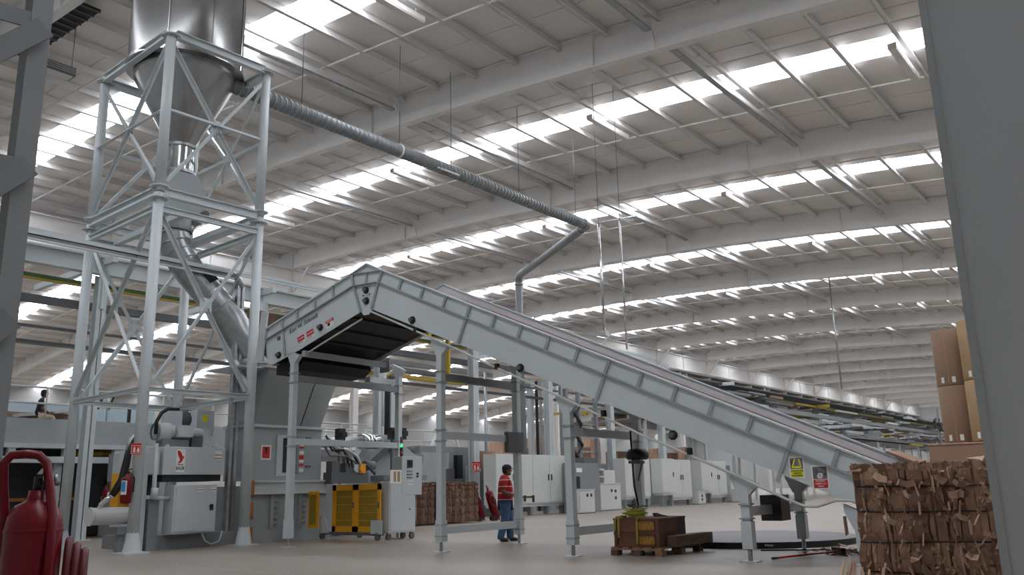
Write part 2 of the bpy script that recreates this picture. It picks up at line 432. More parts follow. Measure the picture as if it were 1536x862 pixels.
# belt: carrying strand and black return strand
bt = MB()
def strip(pts, th):
    m = MB()
    for a, b in zip(pts, pts[1:]):
        m.add([(a[0], PN+.03, a[1]), (b[0], PN+.03, b[1]), (b[0], PF-.02, b[1]), (a[0], PF-.02, a[1])], [(0, 1, 2, 3)])
        m.add([(a[0], PN+.03, a[1]-th), (b[0], PN+.03, b[1]-th), (b[0], PF-.02, b[1]-th), (a[0], PF-.02, a[1]-th)], [(3, 2, 1, 0)])
    return m
obj('belt', strip([(-17.1, 4.75), (-13.9, 5.66), (-13.4, 5.6), (QE+.05, zt(QE)-.5)], .02), M_belt, cv)
obj('return_belt', strip([(-16.95, 4.36), (-13.83, 5.26), (-13.5, 5.26), (-11.6, zt(-11.6)-.82), (QE+.1, zt(QE)-.74)], .02), M_belt, cv)
sl = MB()
for j in range(9):
    qq = -16.7+j*.62
    z = 5.26+(qq+13.83)*.29 if qq < -13.83 else 5.26-(qq+13.5)*.4576 if qq > -13.5 else 5.26
    sl.box(qq-.05, qq+.05, PN+.1, PF-.1, z-.055, z-.02)
obj('belt_slats', sl, M_dark, cv)
obj('end_plate', MB().box(QE-.02, QE, PN, PF, .06, zt(QE)), M_conv, cv)
obj('end_roller', MB().tube([(-17.02, PN+.05, 4.62), (-17.02, PF-.05, 4.62)], .2, 18), M_belt, cv)
# hazard line along the far side wall
obj('red_line', MB().bar((-12.9, PF-.02, zt(-12.9)-.18), (-2.0, PF-.02, zt(-2.0)-.18), .01, .009), M_rope, cv)
# shaft bearings
for bq, bz in ((-15.16, 5.0), (-16.63, 4.5), (-13.66, 5.67), (-13.65, 5.42), (-12.24, 4.79), (-9.42, 3.47), (-6.3, 2.02)):
    b = obj('bearing', MB().prism([(bq+.085*math.cos(g*PI/4+.4), PN-.03, bz+.085*math.sin(g*PI/4+.4)) for g in range(8)], (0, .03, 0)), M_black, cv)
    obj('shaft_end', MB().tube([(bq, PN-.1, bz), (bq, PN-.02, bz)], .045, 10), M_greyd, b)
for bx, bz in ((-13.75, 5.74), (-13.55, 5.74), (-13.75, 5.56), (-13.55, 5.56)):
    obj('bolt', MB().box(bx-.015, bx+.015, PN-.02, PN, bz-.015, bz+.015), M_greyd, cv)
obj('square_plate', MB().box(-13.78, -13.5, PN-.006, PN, 5.53, 5.79), M_conv, cv)
obj('gearbox', MB().tube([(-17.2, PN+.02, 4.74), (-17.2, PN+.4, 4.74)], .2, 16), M_greyd, cv)
# lettering and warning labels on the near side
al = math.atan(.305)

def side_text(qx, zx, body, size, m, ang, **k):
    o = text(body, size, m, cv, (qx, PN-.012, zx), (0, 0, 0), **k)
    o.rotation_euler = (Matrix.Rotation(-ang, 3, 'Y') @ Matrix.Rotation(PI/2, 3, 'X')).to_euler(); return o
side_text(-15.78, 5.17, 'Karl W. Schmidt', .155, M_blueink, al, shear=.35, name='maker_lettering')
def label_box(qx, zx, w, h, m, ang, name):
    c, s_ = math.cos(ang), math.sin(ang)
    P = [(qx+dx*c-dz*s_, PN-.004, zx+dx*s_+dz*c) for dx, dz in ((-w/2, -h/2), (w/2, -h/2), (w/2, h/2), (-w/2, h/2))]
    return obj(name, MB().prism(P, (0, -.004, 0)), m, cv)
for qx in (-15.84, -15.52):
    zx = 4.80+(qx+15.84)*.305
    label_box(qx+.01, zx-.015, .27, .2, M_white, al, 'label_backing'); label_box(qx, zx+.02, .25, .125, M_redb, al, 'danger_label').location.y -= .004
    side_text(qx, zx+.02, 'DANGER', .055, M_white, al, name='danger_lettering')
    side_text(qx, zx-.08, 'KEEP CLEAR', .03, M_ink, al, name='small_lettering')
label_box(-14.86, 5.06, .27, .2, M_white, al, 'label_backing'); label_box(-14.86, 5.12, .27, .07, M_redb, al, 'danger_label').location.y -= .004
side_text(-14.86, 5.12, 'DANGER', .05, M_white, al, name='danger_lettering')
obj('label_pictogram', MB().prism([(-14.93, PN-.012, 5.0), (-14.85, PN-.012, 5.0), (-14.82, PN-.012, 5.06), (-14.9, PN-.012, 5.075)], (0, .003, 0)), M_ink, cv)
obj('name_plate', MB().box(-16.72, -16.6, PN-.008, PN, 4.87, 4.97), M_greyd, cv)
def big_sign(qx, zx, w, h, m, lines, tm, name):
    sg = label_box(qx, zx, w, h, M_white, 0, name)
    y = PN-.008
    ph = obj('sign_photo', MB().box(qx-w*.42, qx+w*.42, y-.003, y, zx-h*.08, zx+h*.42), M_photo, cv)
    obj('sign_band', MB().box(qx-w*.42, qx+w*.42, y-.003, y, zx-h*.45, zx-h*.11), m, cv)
    for i, l in enumerate(lines): text(l, .034, tm, cv, (qx, y-.006, zx-h*(.17+i*.105)), (PI/2, 0, 0), name='sign_lettering', sx=.8)
    return y
y = big_sign(-4.27, 1.425, .23, .33, M_syel, ['CUIDADO CON', 'ZONA DE', 'MAQUINARIA'], M_ink, 'yellow_warning_sign')
obj('pictogram', MB().box(-4.33, -4.2, y-.006, y-.003, 1.41, 1.44).bar((-4.34, y-.005, 1.42), (-4.29, y-.005, 1.55), .02, .004, (0, 1, 0)).bar((-4.2, y-.005, 1.42), (-4.23, y-.005, 1.55), .02, .004, (0, 1, 0)), M_syel, cv)
y = big_sign(-3.93, 1.27, .25, .36, M_redb, ['PROHIBIDO', 'SUBIRSE A LA', 'BANDA'], M_white, 'red_prohibition_sign')
obj('pictogram', MB().lathe([(.02, -.003), (.04, -.003), (.04, 0), (.02, 0)], (-3.93, y-.003, 1.29), 14, False, 'y').bar((-3.97, y-.004, 1.26), (-3.89, y-.004, 1.32), .004, .012), M_white, cv)
# service conduit clipped under the near edge
cpts = [(-13.45, 5.14), (-12.11, 4.53), (-10.95, 4.0), (-10.15, 3.61), (-8.46, 2.82), (-6.81, 2.03), (-5.25, 1.34), (-4.45, .95), (-4.2, .85), (-4.0, .84), (-3.72, .93), (-3.5, .92), (-3.0, .75)]
obj('conduit', MB().tube([(a, PN-.06, b) for a, b in cpts], .022, 8), M_cab, cv)
lp = [(-15.95, 4.52), (-15.7, 4.54), (-15.3, 4.68), (-13.9, 5.12)]
obj('conduit', MB().tube([(a, PN+.12, b-.06) for a, b in lp], .022, 8), M_cab, cv)
for a in (-12.1, -9.95, -7.6, -6.0): obj('conduit_clip', MB().box(a-.03, a+.03, PN-.1, PN, 4.53-.4576*(a+12.11)-.05, 4.53-.4576*(a+12.11)+.06), M_black, cv)
# supports
def support(q, ztop, zlev, pr=PF+.06, pf=13.46, zb=None):
    for p_, inner in ((pf, 1), (pr, -1)):
        l = obj('leg', MB().box(q-.07, q+.07, p_-.07, p_+.07, .45, ztop-.12), M_tower, cv)
        obj('sleeve', MB().box(q-.085, q+.085, p_-.085, p_+.085, .2, .62), M_tower, l)
        obj('screw_foot', MB().tube([(q, p_, .02), (q, p_, .25)], .035, 10), M_galv, l)
        obj('base_plate', MB().box(q-.14, q+.14, p_-.12, p_+.12, 0, .02), M_tower, l)
        obj('gusset', MB().prism([(q-.22, p_-.06, ztop+.13), (q+.22, p_-.06, ztop-.07), (q+.22, p_-.06, ztop-.1), (q+.03, p_-.06, ztop-.28), (q-.1, p_-.06, ztop-.24), (q-.22, p_-.06, ztop+.02)], (0, .12, 0)), M_tower, l)
        for zc in zlev:
            for dz in (-.11, .11): obj('collar', MB().box(q-.095, q+.095, p_-.095, p_+.095, zc+dz-.012, zc+dz+.012), M_convd, l)
    for zc in zlev: obj('crossbeam', MB().box(q-.05, q+.05, pf+.07, pr-.07, zc-.075, zc+.075), M_tower if zc < 3 else M_grey, cv)
support(-16.12, 4.5, (3.9, 2.4), 17.1)
support(-11.5, 4.2, (3.5, 2.3, .42))
support(-8.41, 2.78, (2.2, .43))
support(-5.15, 1.26, (.77,))
support(-3.42, .74, ())
obj('drive_box', MB().box(-5.3, -4.95, 14.5, 14.95, .58, 1.0), M_black, cv)
obj('discharge_hood', MB().prism([(-16.95, PN+.2, 4.3), (-16.05, PN+.2, 4.46), (-15.95, PN+.2, 4.3), (-16.2, PN+.2, 4.12), (-16.95, PN+.2, 4.06)], (0, PF-PN-.4, 0)), M_belt, cv)
obj('return_beam', MB().box(-15.82, -15.7, PN+.02, PF+.15, 4.38, 4.52), M_convd, cv)
obj('beam_end_plate', MB().box(-15.95, -15.6, PF+.1, PF+.14, 4.26, 4.64), M_convd, cv)
obj('rear_hopper_plate', MB().box(-16.5, -16.3, PF+.1, 17.1, 4.05, 4.2), M_tower, cv)

# cardboard lying on and hanging off the low end of the belt
o = obj('cardboard_scrap', MB().bar(fpt((-3.4, 15.9, zt(-3.4)+.08), 'C'), fpt((-2.6, 15.7, zt(-2.6)+.1), 'C'), .5, .04, (0, 0, 1)), M_card3); tag(o, 'dark cardboard sheets lying on top of the conveyor low end', 'cardboard')
o = obj('hanging_scrap', MB().prism([fpt((-3.62, 13.3, z_), 'C')+Vector((dx, 0, 0)) for dx, z_ in ((0, .7), (.1, .7), (.13, .45), (.02, .42))], (.01, .02, 0)), M_card3); tag(o, 'small brown scrap caught under the conveyor side near the bale', 'scrap')

# ================================================================== HOPPER TOWER (frame T)
X0, Y0, X1, Y1 = 9.22, 19.06, 11.98, 22.74
ZM, ZT = 8.36, 12.55
tw = thing('hopper_tower', 'tall pale steel pipe tower with cross bracing carrying the steel hopper', 'tower', ((X0+X1)/2, (Y0+Y1)/2, 0), 'T')
CRN = [(X0, Y0), (X1, Y0), (X1, Y1), (X0, Y1)]
for x, y in CRN:
    l = obj('leg', MB().tube([(x, y, .03), (x, y, ZM-.02)], .125, 16).tube([(x, y, ZM+.02), (x, y, ZT)], .125, 16), M_tower, tw)
    for z in (ZM-.17, ZM+.12, ZT-.04): obj('flange', MB().lathe([(0, z), (.23, z), (.23, z+.025), (0, z+.025)], (x, y, 0), 12, False), M_tower, l)
    obj('base_plate', MB().box(x-.28, x+.28, y-.28, y+.28, 0, .03).lathe([(.2, .03), (.125, .45)], (x, y, 0), 10), M_tower, l)
def ringbeam(z, h, w, nm):
    for i in range(4):
        a, b = CRN[i], CRN[(i+1) % 4]
        p, q_ = Vector((*a, z)), Vector((*b, z)); d = (q_-p).normalized()
        n = Vector((d.y, -d.x, 0))*.06
        m = MB().bar(p+d*.1+n, q_-d*.1+n, .02, h).bar(p+d*.1+n*1.0-Vector((0, 0, h/2)), q_-d*.1+n-Vector((0, 0, h/2)), w, .02).bar(p+d*.1+n+Vector((0, 0, h/2)), q_-d*.1+n+Vector((0, 0, h/2)), w, .02)
        obj(nm, m, M_tower, tw)
ringbeam(ZT+.02, .2, .16, 'ring_beam'); ringbeam(ZM, .2, .16, 'ring_beam'); ringbeam(7.93, .14, .12, 'ring_beam'); ringbeam(3.6, .09, .09, 'ring_beam')
for x in (9.9, 11.3): obj('hopper_beam', MB().box(x-.08, x+.08, Y0, Y1, 7.9, 8.05), M_tower, tw)
def xbrace(a, b, zl, zh, mid):
    A, B = Vector((*a, 0)), Vector((*b, 0)); d = (B-A).normalized(); n = Vector((d.y, -d.x, 0))
    c = (A+B)/2; zc = (zl+zh)/2
    pl = [A+d*.12+Vector((0, 0, zl)), B-d*.12+Vector((0, 0, zh)), A+d*.12+Vector((0, 0, zh)), B-d*.12+Vector((0, 0, zl))]
    C0 = c+Vector((0, 0, zc))
    obj('brace', MB().angle(pl[0]+n*.02, pl[1]+n*.02, .09, .012, tuple(n)), M_tower, tw)
    obj('brace', MB().angle(pl[2]-n*.02, C0-n*.02+(pl[2]-C0).normalized()*.1, .09, .012, tuple(n)), M_tower, tw)
    obj('brace', MB().angle(C0-n*.02+(pl[3]-C0).normalized()*.1, pl[3]-n*.02, .09, .012, tuple(n)), M_tower, tw)
    gm = MB().bar(C0-d*.16+n*.01, C0+d*.16+n*.01, .015, .34)
    for sx in (-.08, .08):
        for sz in (-.1, .1):
            p = C0+d*sx+Vector((0, 0, sz)); gm.bar(p-n*.02, p+n*.03, .03, .03)
    obj('gusset_plate', gm, M_tower, tw)
    if mid: obj('strut', MB().angle(A+d*.12+Vector((0, 0, zc))+n*.04, B-d*.12+Vector((0, 0, zc))+n*.04, .09, .012), M_tower, tw)
for i in range(4):
    xbrace(CRN[i], CRN[(i+1) % 4], ZM+.35, ZT-.3, True)
    xbrace(CRN[i], CRN[(i+1) % 4], 3.75, 7.8, False)

# steel hopper standing in the tower top
HX, HY = 10.6, 20.9
hp = thing('steel_hopper', 'shiny stainless steel cyclone hopper with long cone on top of the tower', 'hopper', (HX, HY, 8.05), 'T')
obj('drum', MB().lathe([(1.50, 12.66), (1.50, 15.75), (1.53, 15.75), (1.53, 15.85), (1.4, 15.85)], (HX, HY, 0), 48), M_stain, hp)
obj('drum_flange', MB().lathe([(1.30, 12.6), (1.56, 12.6), (1.56, 12.68), (1.5, 12.68)], (HX, HY, 0), 48, False), M_stain, hp)
obj('seam', MB().box(HX-1.1, HX-1.085, HY-1.06, HY-1.02, 12.7, 15.7).box(HX+1.0, HX+1.02, HY-1.14, HY-1.1, 12.7, 15.7).box(HX-.1, HX-.08, HY-1.515, HY-1.49, 12.7, 15.7), M_chrome, hp)
obj('cone', MB().lathe([(1.36, 12.62), (1.30, 12.3), (.33, 10.45)], (HX, HY, 0), 48), M_stain, hp)
obj('cone_collar', MB().lathe([(.33, 10.47), (.42, 10.47), (.42, 10.4), (.36, 10.4)], (HX, HY, 0), 32, False), M_galv, hp)
obj('sight_glass', MB().lathe([(.37, 9.72), (.37, 10.4)], (HX, HY, 0), 32), M_chrome, hp)
for g_ in range(4): obj('tie_rod', MB().tube([(HX+.43*math.cos(g_*PI/2+.6), HY+.43*math.sin(g_*PI/2+.6), 9.65), (HX+.43*math.cos(g_*PI/2+.6), HY+.43*math.sin(g_*PI/2+.6), 10.45)], .018, 6), M_galv, hp)
obj('collar_ring', MB().lathe([(.3, 9.64), (.45, 9.64), (.45, 9.72), (.36, 9.72)], (HX, HY, 0), 32, False), M_galv, hp)
vb = [(HX-.5, HY-.42, 8.55), (HX+.55, HY-.42, 8.3), (HX+.62, HY-.42, 8.75), (HX+.55, HY-.42, 9.25), (HX+.35, HY-.42, 9.62), (HX-.42, HY-.42, 9.62), (HX-.55, HY-.42, 9.1)]
obj('valve_box', MB().prism(vb, (0, .84, 0)), M_baler, hp)
obj('valve_motor', MB().tube([(HX+.55, HY-.6, 8.55), (HX+.55, HY-.3, 8.55)], .09, 12), M_greyd, hp)
obj('outlet_cone', MB().lathe([(.5, 8.5), (.45, 8.05)], (HX, HY, 0), 24), M_galv, hp)
# chute duct from the hopper down into the baler
hc = fpt((HX, HY, 0), 'T')
dp = [(hc.x, hc.y, 8.3), (hc.x, hc.y, 8.0), (hc.x+.03, hc.y-.02, 7.74), (hc.x+.11, hc.y-.07, 7.48), (hc.x+.24, hc.y-.15, 7.22), (hc.x+.4, hc.y-.26, 6.96), (12.72, 19.75, 5.75), (13.25, 19.62, 4.95), (13.45, 19.6, 4.55)]
fd = thing('feed_duct', 'sloping galvanised round duct leading from the hopper valve down to the baler', 'duct', (13.45, 19.6, 4.5))
obj('pipe', MB().tube(dp, .4, 22), M_galv, fd)
for i in (1, 2, 3, 4):
    p, q_ = Vector(dp[i]), Vector(dp[i+1]); d = (q_-p).normalized(); obj('seam_ring', MB().tube([p-d*.02, p+d*.02], .415, 22), M_galv, fd)
for f_ in (.45, .75):
    p = Vector(dp[5]).lerp(Vector(dp[6]), f_); d = (Vector(dp[6])-Vector(dp[5])).normalized(); obj('seam_ring', MB().tube([p-d*.015, p+d*.015], .41, 22), M_galv, fd)
p = Vector(dp[5]).lerp(Vector(dp[6]), .2); d = (Vector(dp[6])-Vector(dp[5])).normalized(); sd = Vector((.25, -.9, .36)); sd = (sd-d*sd.dot(d)).normalized()
obj('access_window', MB().bar(p+sd*.38-d*.25, p+sd*.38+d*.25, .36, .06, tuple(sd)), M_glass, fd)
obj('coupling', MB().tube([(13.3, 19.5, 4.75), (13.38, 19.45, 4.35)], .46, 20), M_galv, fd)

# ================================================================== SPIRAL TRANSFER DUCT under the roof
sp = thing('spiral_duct', 'long ribbed grey spiral duct running under the roof from hopper to far riser', 'duct', (35.5, 27.8, 0))
r_ = .2
A = Vector((11.75, 19.85, 12.5)); B = Vector((30.35, 19.85, 12.5)); D_ = Vector((35.4, 27.7, 12.5))
obj('pipe', MB().tube([A, B-Vector((.25, 0, 0)), B-Vector((.06, 0, 0)), B+Vector((.06, .1, 0)), B+(D_-B).normalized()*.3], r_, 16), M_duct, sp)
obj('pipe', MB().tube([B+(D_-B).normalized()*.3, D_-(D_-B).normalized()*.3, D_+Vector((0, 0, -.05)), D_+Vector((.04, .06, -.35))], r_*.97, 16), M_duct, sp)
obj('riser', MB().tube([D_+Vector((.04, .06, -.35)), (35.5, 27.8, .05)], .2, 16), M_duct, sp)
rb = MB()
x = 12.6
while x < 30.1: rb.tube([(x-.03, 19.85, 12.5), (x+.03, 19.85, 12.5)], r_+.028, 14, True, True); x += .19
tag(obj('spiral_ribs', rb, M_duct, sp), kind='stuff')
rb = MB(); z = .3
while z < 12: rb.tube([(35.5, 27.8, z-.03), (35.5, 27.8, z+.03)], .215, 12); z += .35
tag(obj('spiral_ribs', rb, M_duct, sp), kind='stuff')
for p, d in ((Vector((18.9, 19.85, 12.5)), Vector((1, 0, 0))), (B-Vector((.3, 0, 0)), Vector((1, 0, 0))), (B+(D_-B).normalized()*.6, (D_-B).normalized()), (D_+Vector((.04, .06, -.5)), Vector((0, 0, 1)))):
    obj('clamp_ring', MB().tube([p-d*.03, p+d*.03], r_+.05, 16), M_white if p.x < 20 else M_galv, sp)
for x in (14.8, 18.9, 21.5, 25.5, 29.5): obj('hanger_rod', MB().tube([(x, 19.85, 12.7), (x, 19.85, zr(19.85)+1.1)], .012, 5), M_greyd, sp)
obj('side_bracket', MB().bar((20.6, 19.7, 12.38), (21.7, 19.65, 12.36), .06, .06), M_white, sp)

# hanging service drops
t = thing('service_drop', 'pair of thin bright pipes dropping from a cross arm under the roof', 'pipe', (25.5, 15.7, 6.0))
obj('pipe', MB().tube([(25.33, 16.05, 10.62), (25.35, 16.03, 6.5)], .045, 8), M_chrome, t)
obj('pipe', MB().tube([(25.75, 15.4, 10.75), (25.76, 15.4, 5.9)], .035, 8), M_chrome, t)
obj('cross_arm', MB().bar((25.3, 16.1, 10.62), (26.1, 14.85, 10.82), .05, .05).bar((25.75, 15.4, 10.7), (25.9, 14.9, 10.6), .04, .04), M_chrome, t)
obj('foot_bracket', MB().box(25.2, 25.5, 15.9, 16.2, 6.4, 6.6), M_chrome, t)
t2 = obj('hanger_rods', MB().tube([(25.33, 16.05, 10.62), (25.33, 16.05, zr(16)+1.1)], .01, 5).tube([(25.75, 15.4, 10.75), (25.75, 15.4, zr(15.4)+1.1)], .01, 5), M_greyd, t)

# ================================================================== BALER (building frame)
bl = thing('baler', 'large grey horizontal baling machine with tall feed chute under the conveyor end', 'baler', (13.2, 20.4, 0))
VB = 19.3
obj('base_beam', MB().box(10.55, 13.0, VB, 21.4, 0, .32).box(10.5, 10.75, VB-.08, VB+.2, 0, 1.15), M_grey, bl)
obj('chamber', MB().box(13.05, 15.75, VB, 21.5, 0, 1.42), M_baler, bl)
obj('chamber_skirt', MB().box(13.05, 15.9, VB-.04, VB, .0, .33), M_baler, bl)
for x in (13.85, 14.75):
    obj('vertical_rib', MB().box(x, x+.1, VB-.07, VB, .33, 1.2), M_baler, bl)
    for i in range(6): obj('rib_bracket', MB().box(x+.1, x+.26, VB-.05, VB, .42+i*.14, .45+i*.14), M_grey, bl)
obj('shelf_beam', MB().box(12.95, 15.95, VB-.16, VB, 1.5, 1.55).box(12.95, 15.95, VB-.1, VB, 1.22, 1.5).box(12.95, 15.95, VB-.16, VB, 1.2, 1.24), M_balerl, bl)
for z0, z1 in ((.0, .4), (.58, 1.0), (1.18, 1.55)): obj('ochre_block', MB().box(13.06, 13.24, VB-.2, VB-.06, z0, z1), M_rust, bl)
ub = obj('upper_box', MB().box(13.15, 15.5, VB, 20.4, 1.55, 2.92), M_baler, bl)
obj('access_door', MB().box(14.0, 14.62, VB-.03, VB, 1.66, 2.74), M_balerl, bl)
obj('door_slot', MB().box(14.19, 14.36, VB-.04, VB-.03, 1.75, 2.66), M_dark, bl)
obj('hinge_plate', MB().box(14.62, 14.7, VB-.05, VB, 1.7, 2.7), M_grey, bl)
obj('warning_sign', MB().box(13.52, 13.83, VB-.006, VB, 2.08, 2.46), M_white, bl)
obj('sign_panel', MB().box(13.56, 13.79, VB-.01, VB-.006, 2.12, 2.42), M_redb, bl)
obj('sign_pictogram', MB().prism([(13.63, VB-.013, 2.4), (13.72, VB-.013, 2.4), (13.7, VB-.013, 2.24), (13.66, VB-.013, 2.24)], (0, .003, 0)), M_ink, bl)
for i, (c_, h) in enumerate(((M_white, .1), (M_redb, .05), (M_white, .09), (M_redb, .12), (M_white, .08), (M_redb, .06), (M_white, .1))):
    z = 2.56-i*.115; obj('label_strip', MB().box(14.75, 14.9, VB-.006, VB, z-h, z), c_, bl)
for z in (2.66, 1.9): obj('latch', MB().box(14.95, 15.12, VB-.04, VB, z, z+.04), M_greyd, bl)
obj('chute_flange', MB().box(13.1, 15.55, VB-.07, 20.45, 2.92, 2.99), M_balerl, bl)
vt = 18.75
cp = [(13.28, VB, 2.99), (15.45, VB, 2.99), (15.62, vt, 4.42), (13.28, vt, 4.42)]
cbk = [(13.2, 20.4, 2.99), (15.45, 20.4, 2.99), (15.62, 20.4, 4.42), (13.2, 20.4, 4.42)]
obj('feed_chute', MB().add(cp+cbk, [(0, 1, 2, 3), (7, 6, 5, 4), (0, 3, 7, 4), (1, 5, 6, 2), (3, 2, 6, 7), (0, 4, 5, 1)]), M_baler, bl)
obj('chute_seam', MB().bar((14.75, VB-.01, 3.0), (14.88, vt-.01, 4.42), .02, .012), M_dark, bl)
obj('chute_flange', MB().box(13.15, 15.7, vt-.05, 20.45, 4.42, 4.47), M_balerl, bl)
obj('hopper_wall', MB().prism([(12.42, 17.85, 4.4), (12.42, 17.72, 5.62), (12.42, 17.98, 5.68), (12.42, 18.15, 4.4)], (.04, 0, 0)).box(12.46, 13.2, 18.9, 20.4, 4.4, 4.44), M_balerl, bl)
obj('hopper_back', MB().prism([(13.3, 20.0, 4.4), (15.5, 20.0, 4.4), (15.5, 20.0, 5.9), (13.9, 20.0, 6.2), (13.4, 20.0, 6.2)], (0, .03, 0)), mat('rusty_brown_liner', (96, 70, 62), .8, var=.25, scale=4), bl)
# hydraulic power unit on the near end
tk = obj('oil_tank', MB().box(10.8, 12.45, VB-.02, 20.5, 1.7, 2.36), M_balerl, bl, .015)
obj('tank_shadow_gap', MB().box(10.85, 12.4, VB+.05, 20.4, 1.55, 1.7), M_dark, bl)  # near-black block painting the shade in the gap under the tank
obj('tank_end', MB().box(10.3, 10.76, VB+.05, 20.4, 1.72, 2.3), M_balerl, bl)
obj('fill_cap', MB().lathe([(.07, 2.36), (.07, 2.44), (0, 2.44)], (12.3, 19.5, 0), 12).lathe([(.05, 2.36), (.05, 2.42), (0, 2.42)], (11.0, 19.5, 0), 12), M_balerl, bl)
obj('emblem_label', MB().box(11.13, 11.36, VB-.028, VB-.02, 1.76, 2.3), M_white, bl)
eg = [(.02, .50), (.09, .47), (.13, .41), (.15, .35), (.185, .37), (.19, .33), (.165, .29), (.15, .25), (.13, .22), (.1, .2), (.05, .19), (.02, .19), (.06, .22), (.085, .26), (.075, .31), (.04, .36), (.02, .42)]
obj('red_bird_emblem', MB().prism([(11.14+x, VB-.031, 1.78+z) for x, z in eg], (0, .003, 0)), M_redb, bl)
text('AMERICAN', .042, M_ink, bl, (11.245, VB-.031, 1.935), name='brand_lettering', sx=.75)
text('BALER', .115, M_ink, bl, (11.245, VB-.031, 1.85), name='brand_lettering', sx=.68, ext=.003)
obj('caution_label', MB().box(12.16, 12.36, VB-.026, VB-.02, 2.06, 2.28), M_white, bl)
for z in (2.09, 2.17): obj('label_line', MB().box(12.16, 12.36, VB-.03, VB-.026, z, z+.02), M_rust, bl)
en = obj('enclosure', MB().box(10.92, 12.04, 18.9, VB+.05, .36, 1.46), M_balerl, bl, .012)
obj('enclosure_door', MB().box(10.97, 12.0, 18.88, 18.9, .4, 1.43), M_balerl, en)
obj('door_lock', MB().box(11.86, 11.93, 18.84, 18.88, .86, 1.0).lathe([(.04, 0), (.04, .03), (0, .03)], (11.88, 18.86, .95), 10, False, 'y'), M_black, en)
for x in (11.5, 11.84):
    l_ = obj('small_label', MB().box(x, x+.15, 18.872, 18.88, 1.3, 1.38), M_white, en); obj('label_line', MB().box(x, x+.15, 18.869, 18.872, 1.33, 1.35), M_rust, l_)
obj('loop_cable', MB().tube([(11.75, 19.0, .34), (11.85, 19.0, .15), (12.05, 19.05, .06), (12.3, 19.1, .12), (12.4, 19.15, .35)], .018, 7), M_balerl, bl)
for x in (10.3,): obj('corner_post', MB().box(x-.1, x+.15, VB-.02, VB+.25, 0, 2.34), M_balerl, bl)
obj('white_pipe', MB().tube([(10.51, 19.1, 2.41), (10.53, 19.1, 1.3), (10.58, 19.1, 1.17), (11.02, 19.1, 1.16)], .05, 10).tube([(10.54, 19.1, 1.15), (10.55, 19.1, 1.4)], .085, 10), M_balerl, bl)
mz, my = 2.73, 19.7
mo = obj('pump_motor', MB().lathe([(0, 10.78), (.2, 10.8), (.22, 10.84), (.22, 11.12), (.14, 11.14), (.14, 11.25), (.17, 11.25), (.17, 11.66), (.12, 11.7), (.12, 12.0), (.08, 12.05), (0, 12.05)], (0, my, mz), 20, True, 'x'), M_balerl, bl)
obj('fan_cowl', MB().lathe([(.21, 10.76), (.21, 10.8), (.06, 10.79)], (0, my, mz), 18, False, 'x'), M_grey, mo)
obj('terminal_box', MB().box(11.25, 11.62, my-.28, my-.1, mz-.12, mz+.16), M_balerl, mo)
obj('pump_block', MB().box(11.68, 11.98, my-.14, my+.12, 2.36, 2.62), M_greyd, bl)
obj('motor_foot', MB().box(10.9, 11.6, my-.15, my+.15, 2.36, 2.55), M_grey, bl)
obj('valve', MB().box(12.0, 12.2, my-.1, my+.1, 2.5, 2.85), M_balerl, bl)
obj('cooler_fan', MB().lathe([(0, -.08), (.24, -.06), (.24, .08), (0, .1)], (11.75, 20.2, 3.1), 20, True, 'y'), M_greyd, bl)
obj('cooler_box', MB().box(11.3, 11.7, 20.1, 20.4, 2.5, 3.3), M_balerl, bl)
obj('switch_box', MB().box(12.35, 12.85, 20.5, 20.8, 2.75, 3.4), M_balerl, bl)
obj('yellow_label', MB().box(12.5, 12.66, 20.49, 20.5, 3.1, 3.28), M_syel, bl)
obj('arc_hose', MB().tube([(10.74, 19.6, 2.66), (10.74, 19.6, 2.95), (10.85, 19.6, 3.17), (11.02, 19.62, 3.28), (11.35, 19.7, 3.3)], .045, 9), M_black, bl)
obj('ram_cylinder', MB().tube([(9.35, 19.6, .8), (10.7, 19.6, .8)], .19, 20), M_cab, bl)
obj('ram_end', MB().tube([(9.32, 19.6, .8), (9.36, 19.6, .8)], .205, 20), M_cab, bl)
obj('hose_fitting', MB().tube([(9.5, 19.55, .95), (9.52, 19.5, 1.06), (9.6, 19.42, 1.16), (9.7, 19.36, 1.24)], .055, 10), M_chrome, bl)
obj('black_hose', MB().tube([(9.7, 19.36, 1.24), (9.86, 19.3, 1.5), (9.92, 19.25, 1.9), (9.95, 19.25, 2.25), (10.05, 19.3, 2.52)], .06, 10), M_black, bl)
obj('black_hose', MB().tube([(9.72, 19.5, 1.22), (9.9, 19.45, 1.6), (9.96, 19.4, 2.05), (10.02, 19.4, 2.4)], .06, 10), M_black, bl)
obj('grey_hose', MB().tube([(9.95, 19.3, 2.25), (10.0, 19.3, 2.5), (10.12, 19.3, 2.62), (10.3, 19.35, 2.6)], .05, 10), M_balerl, bl)
obj('ochre_cover', MB().box(10.02, 10.5, 19.75, 20.1, .95, 1.75), M_yel, bl)
obj('ram_bracket', MB().box(9.9, 10.4, 19.4, 19.8, .38, .55).box(9.95, 10.1, 19.45, 19.6, 0, .4), M_grey, bl)
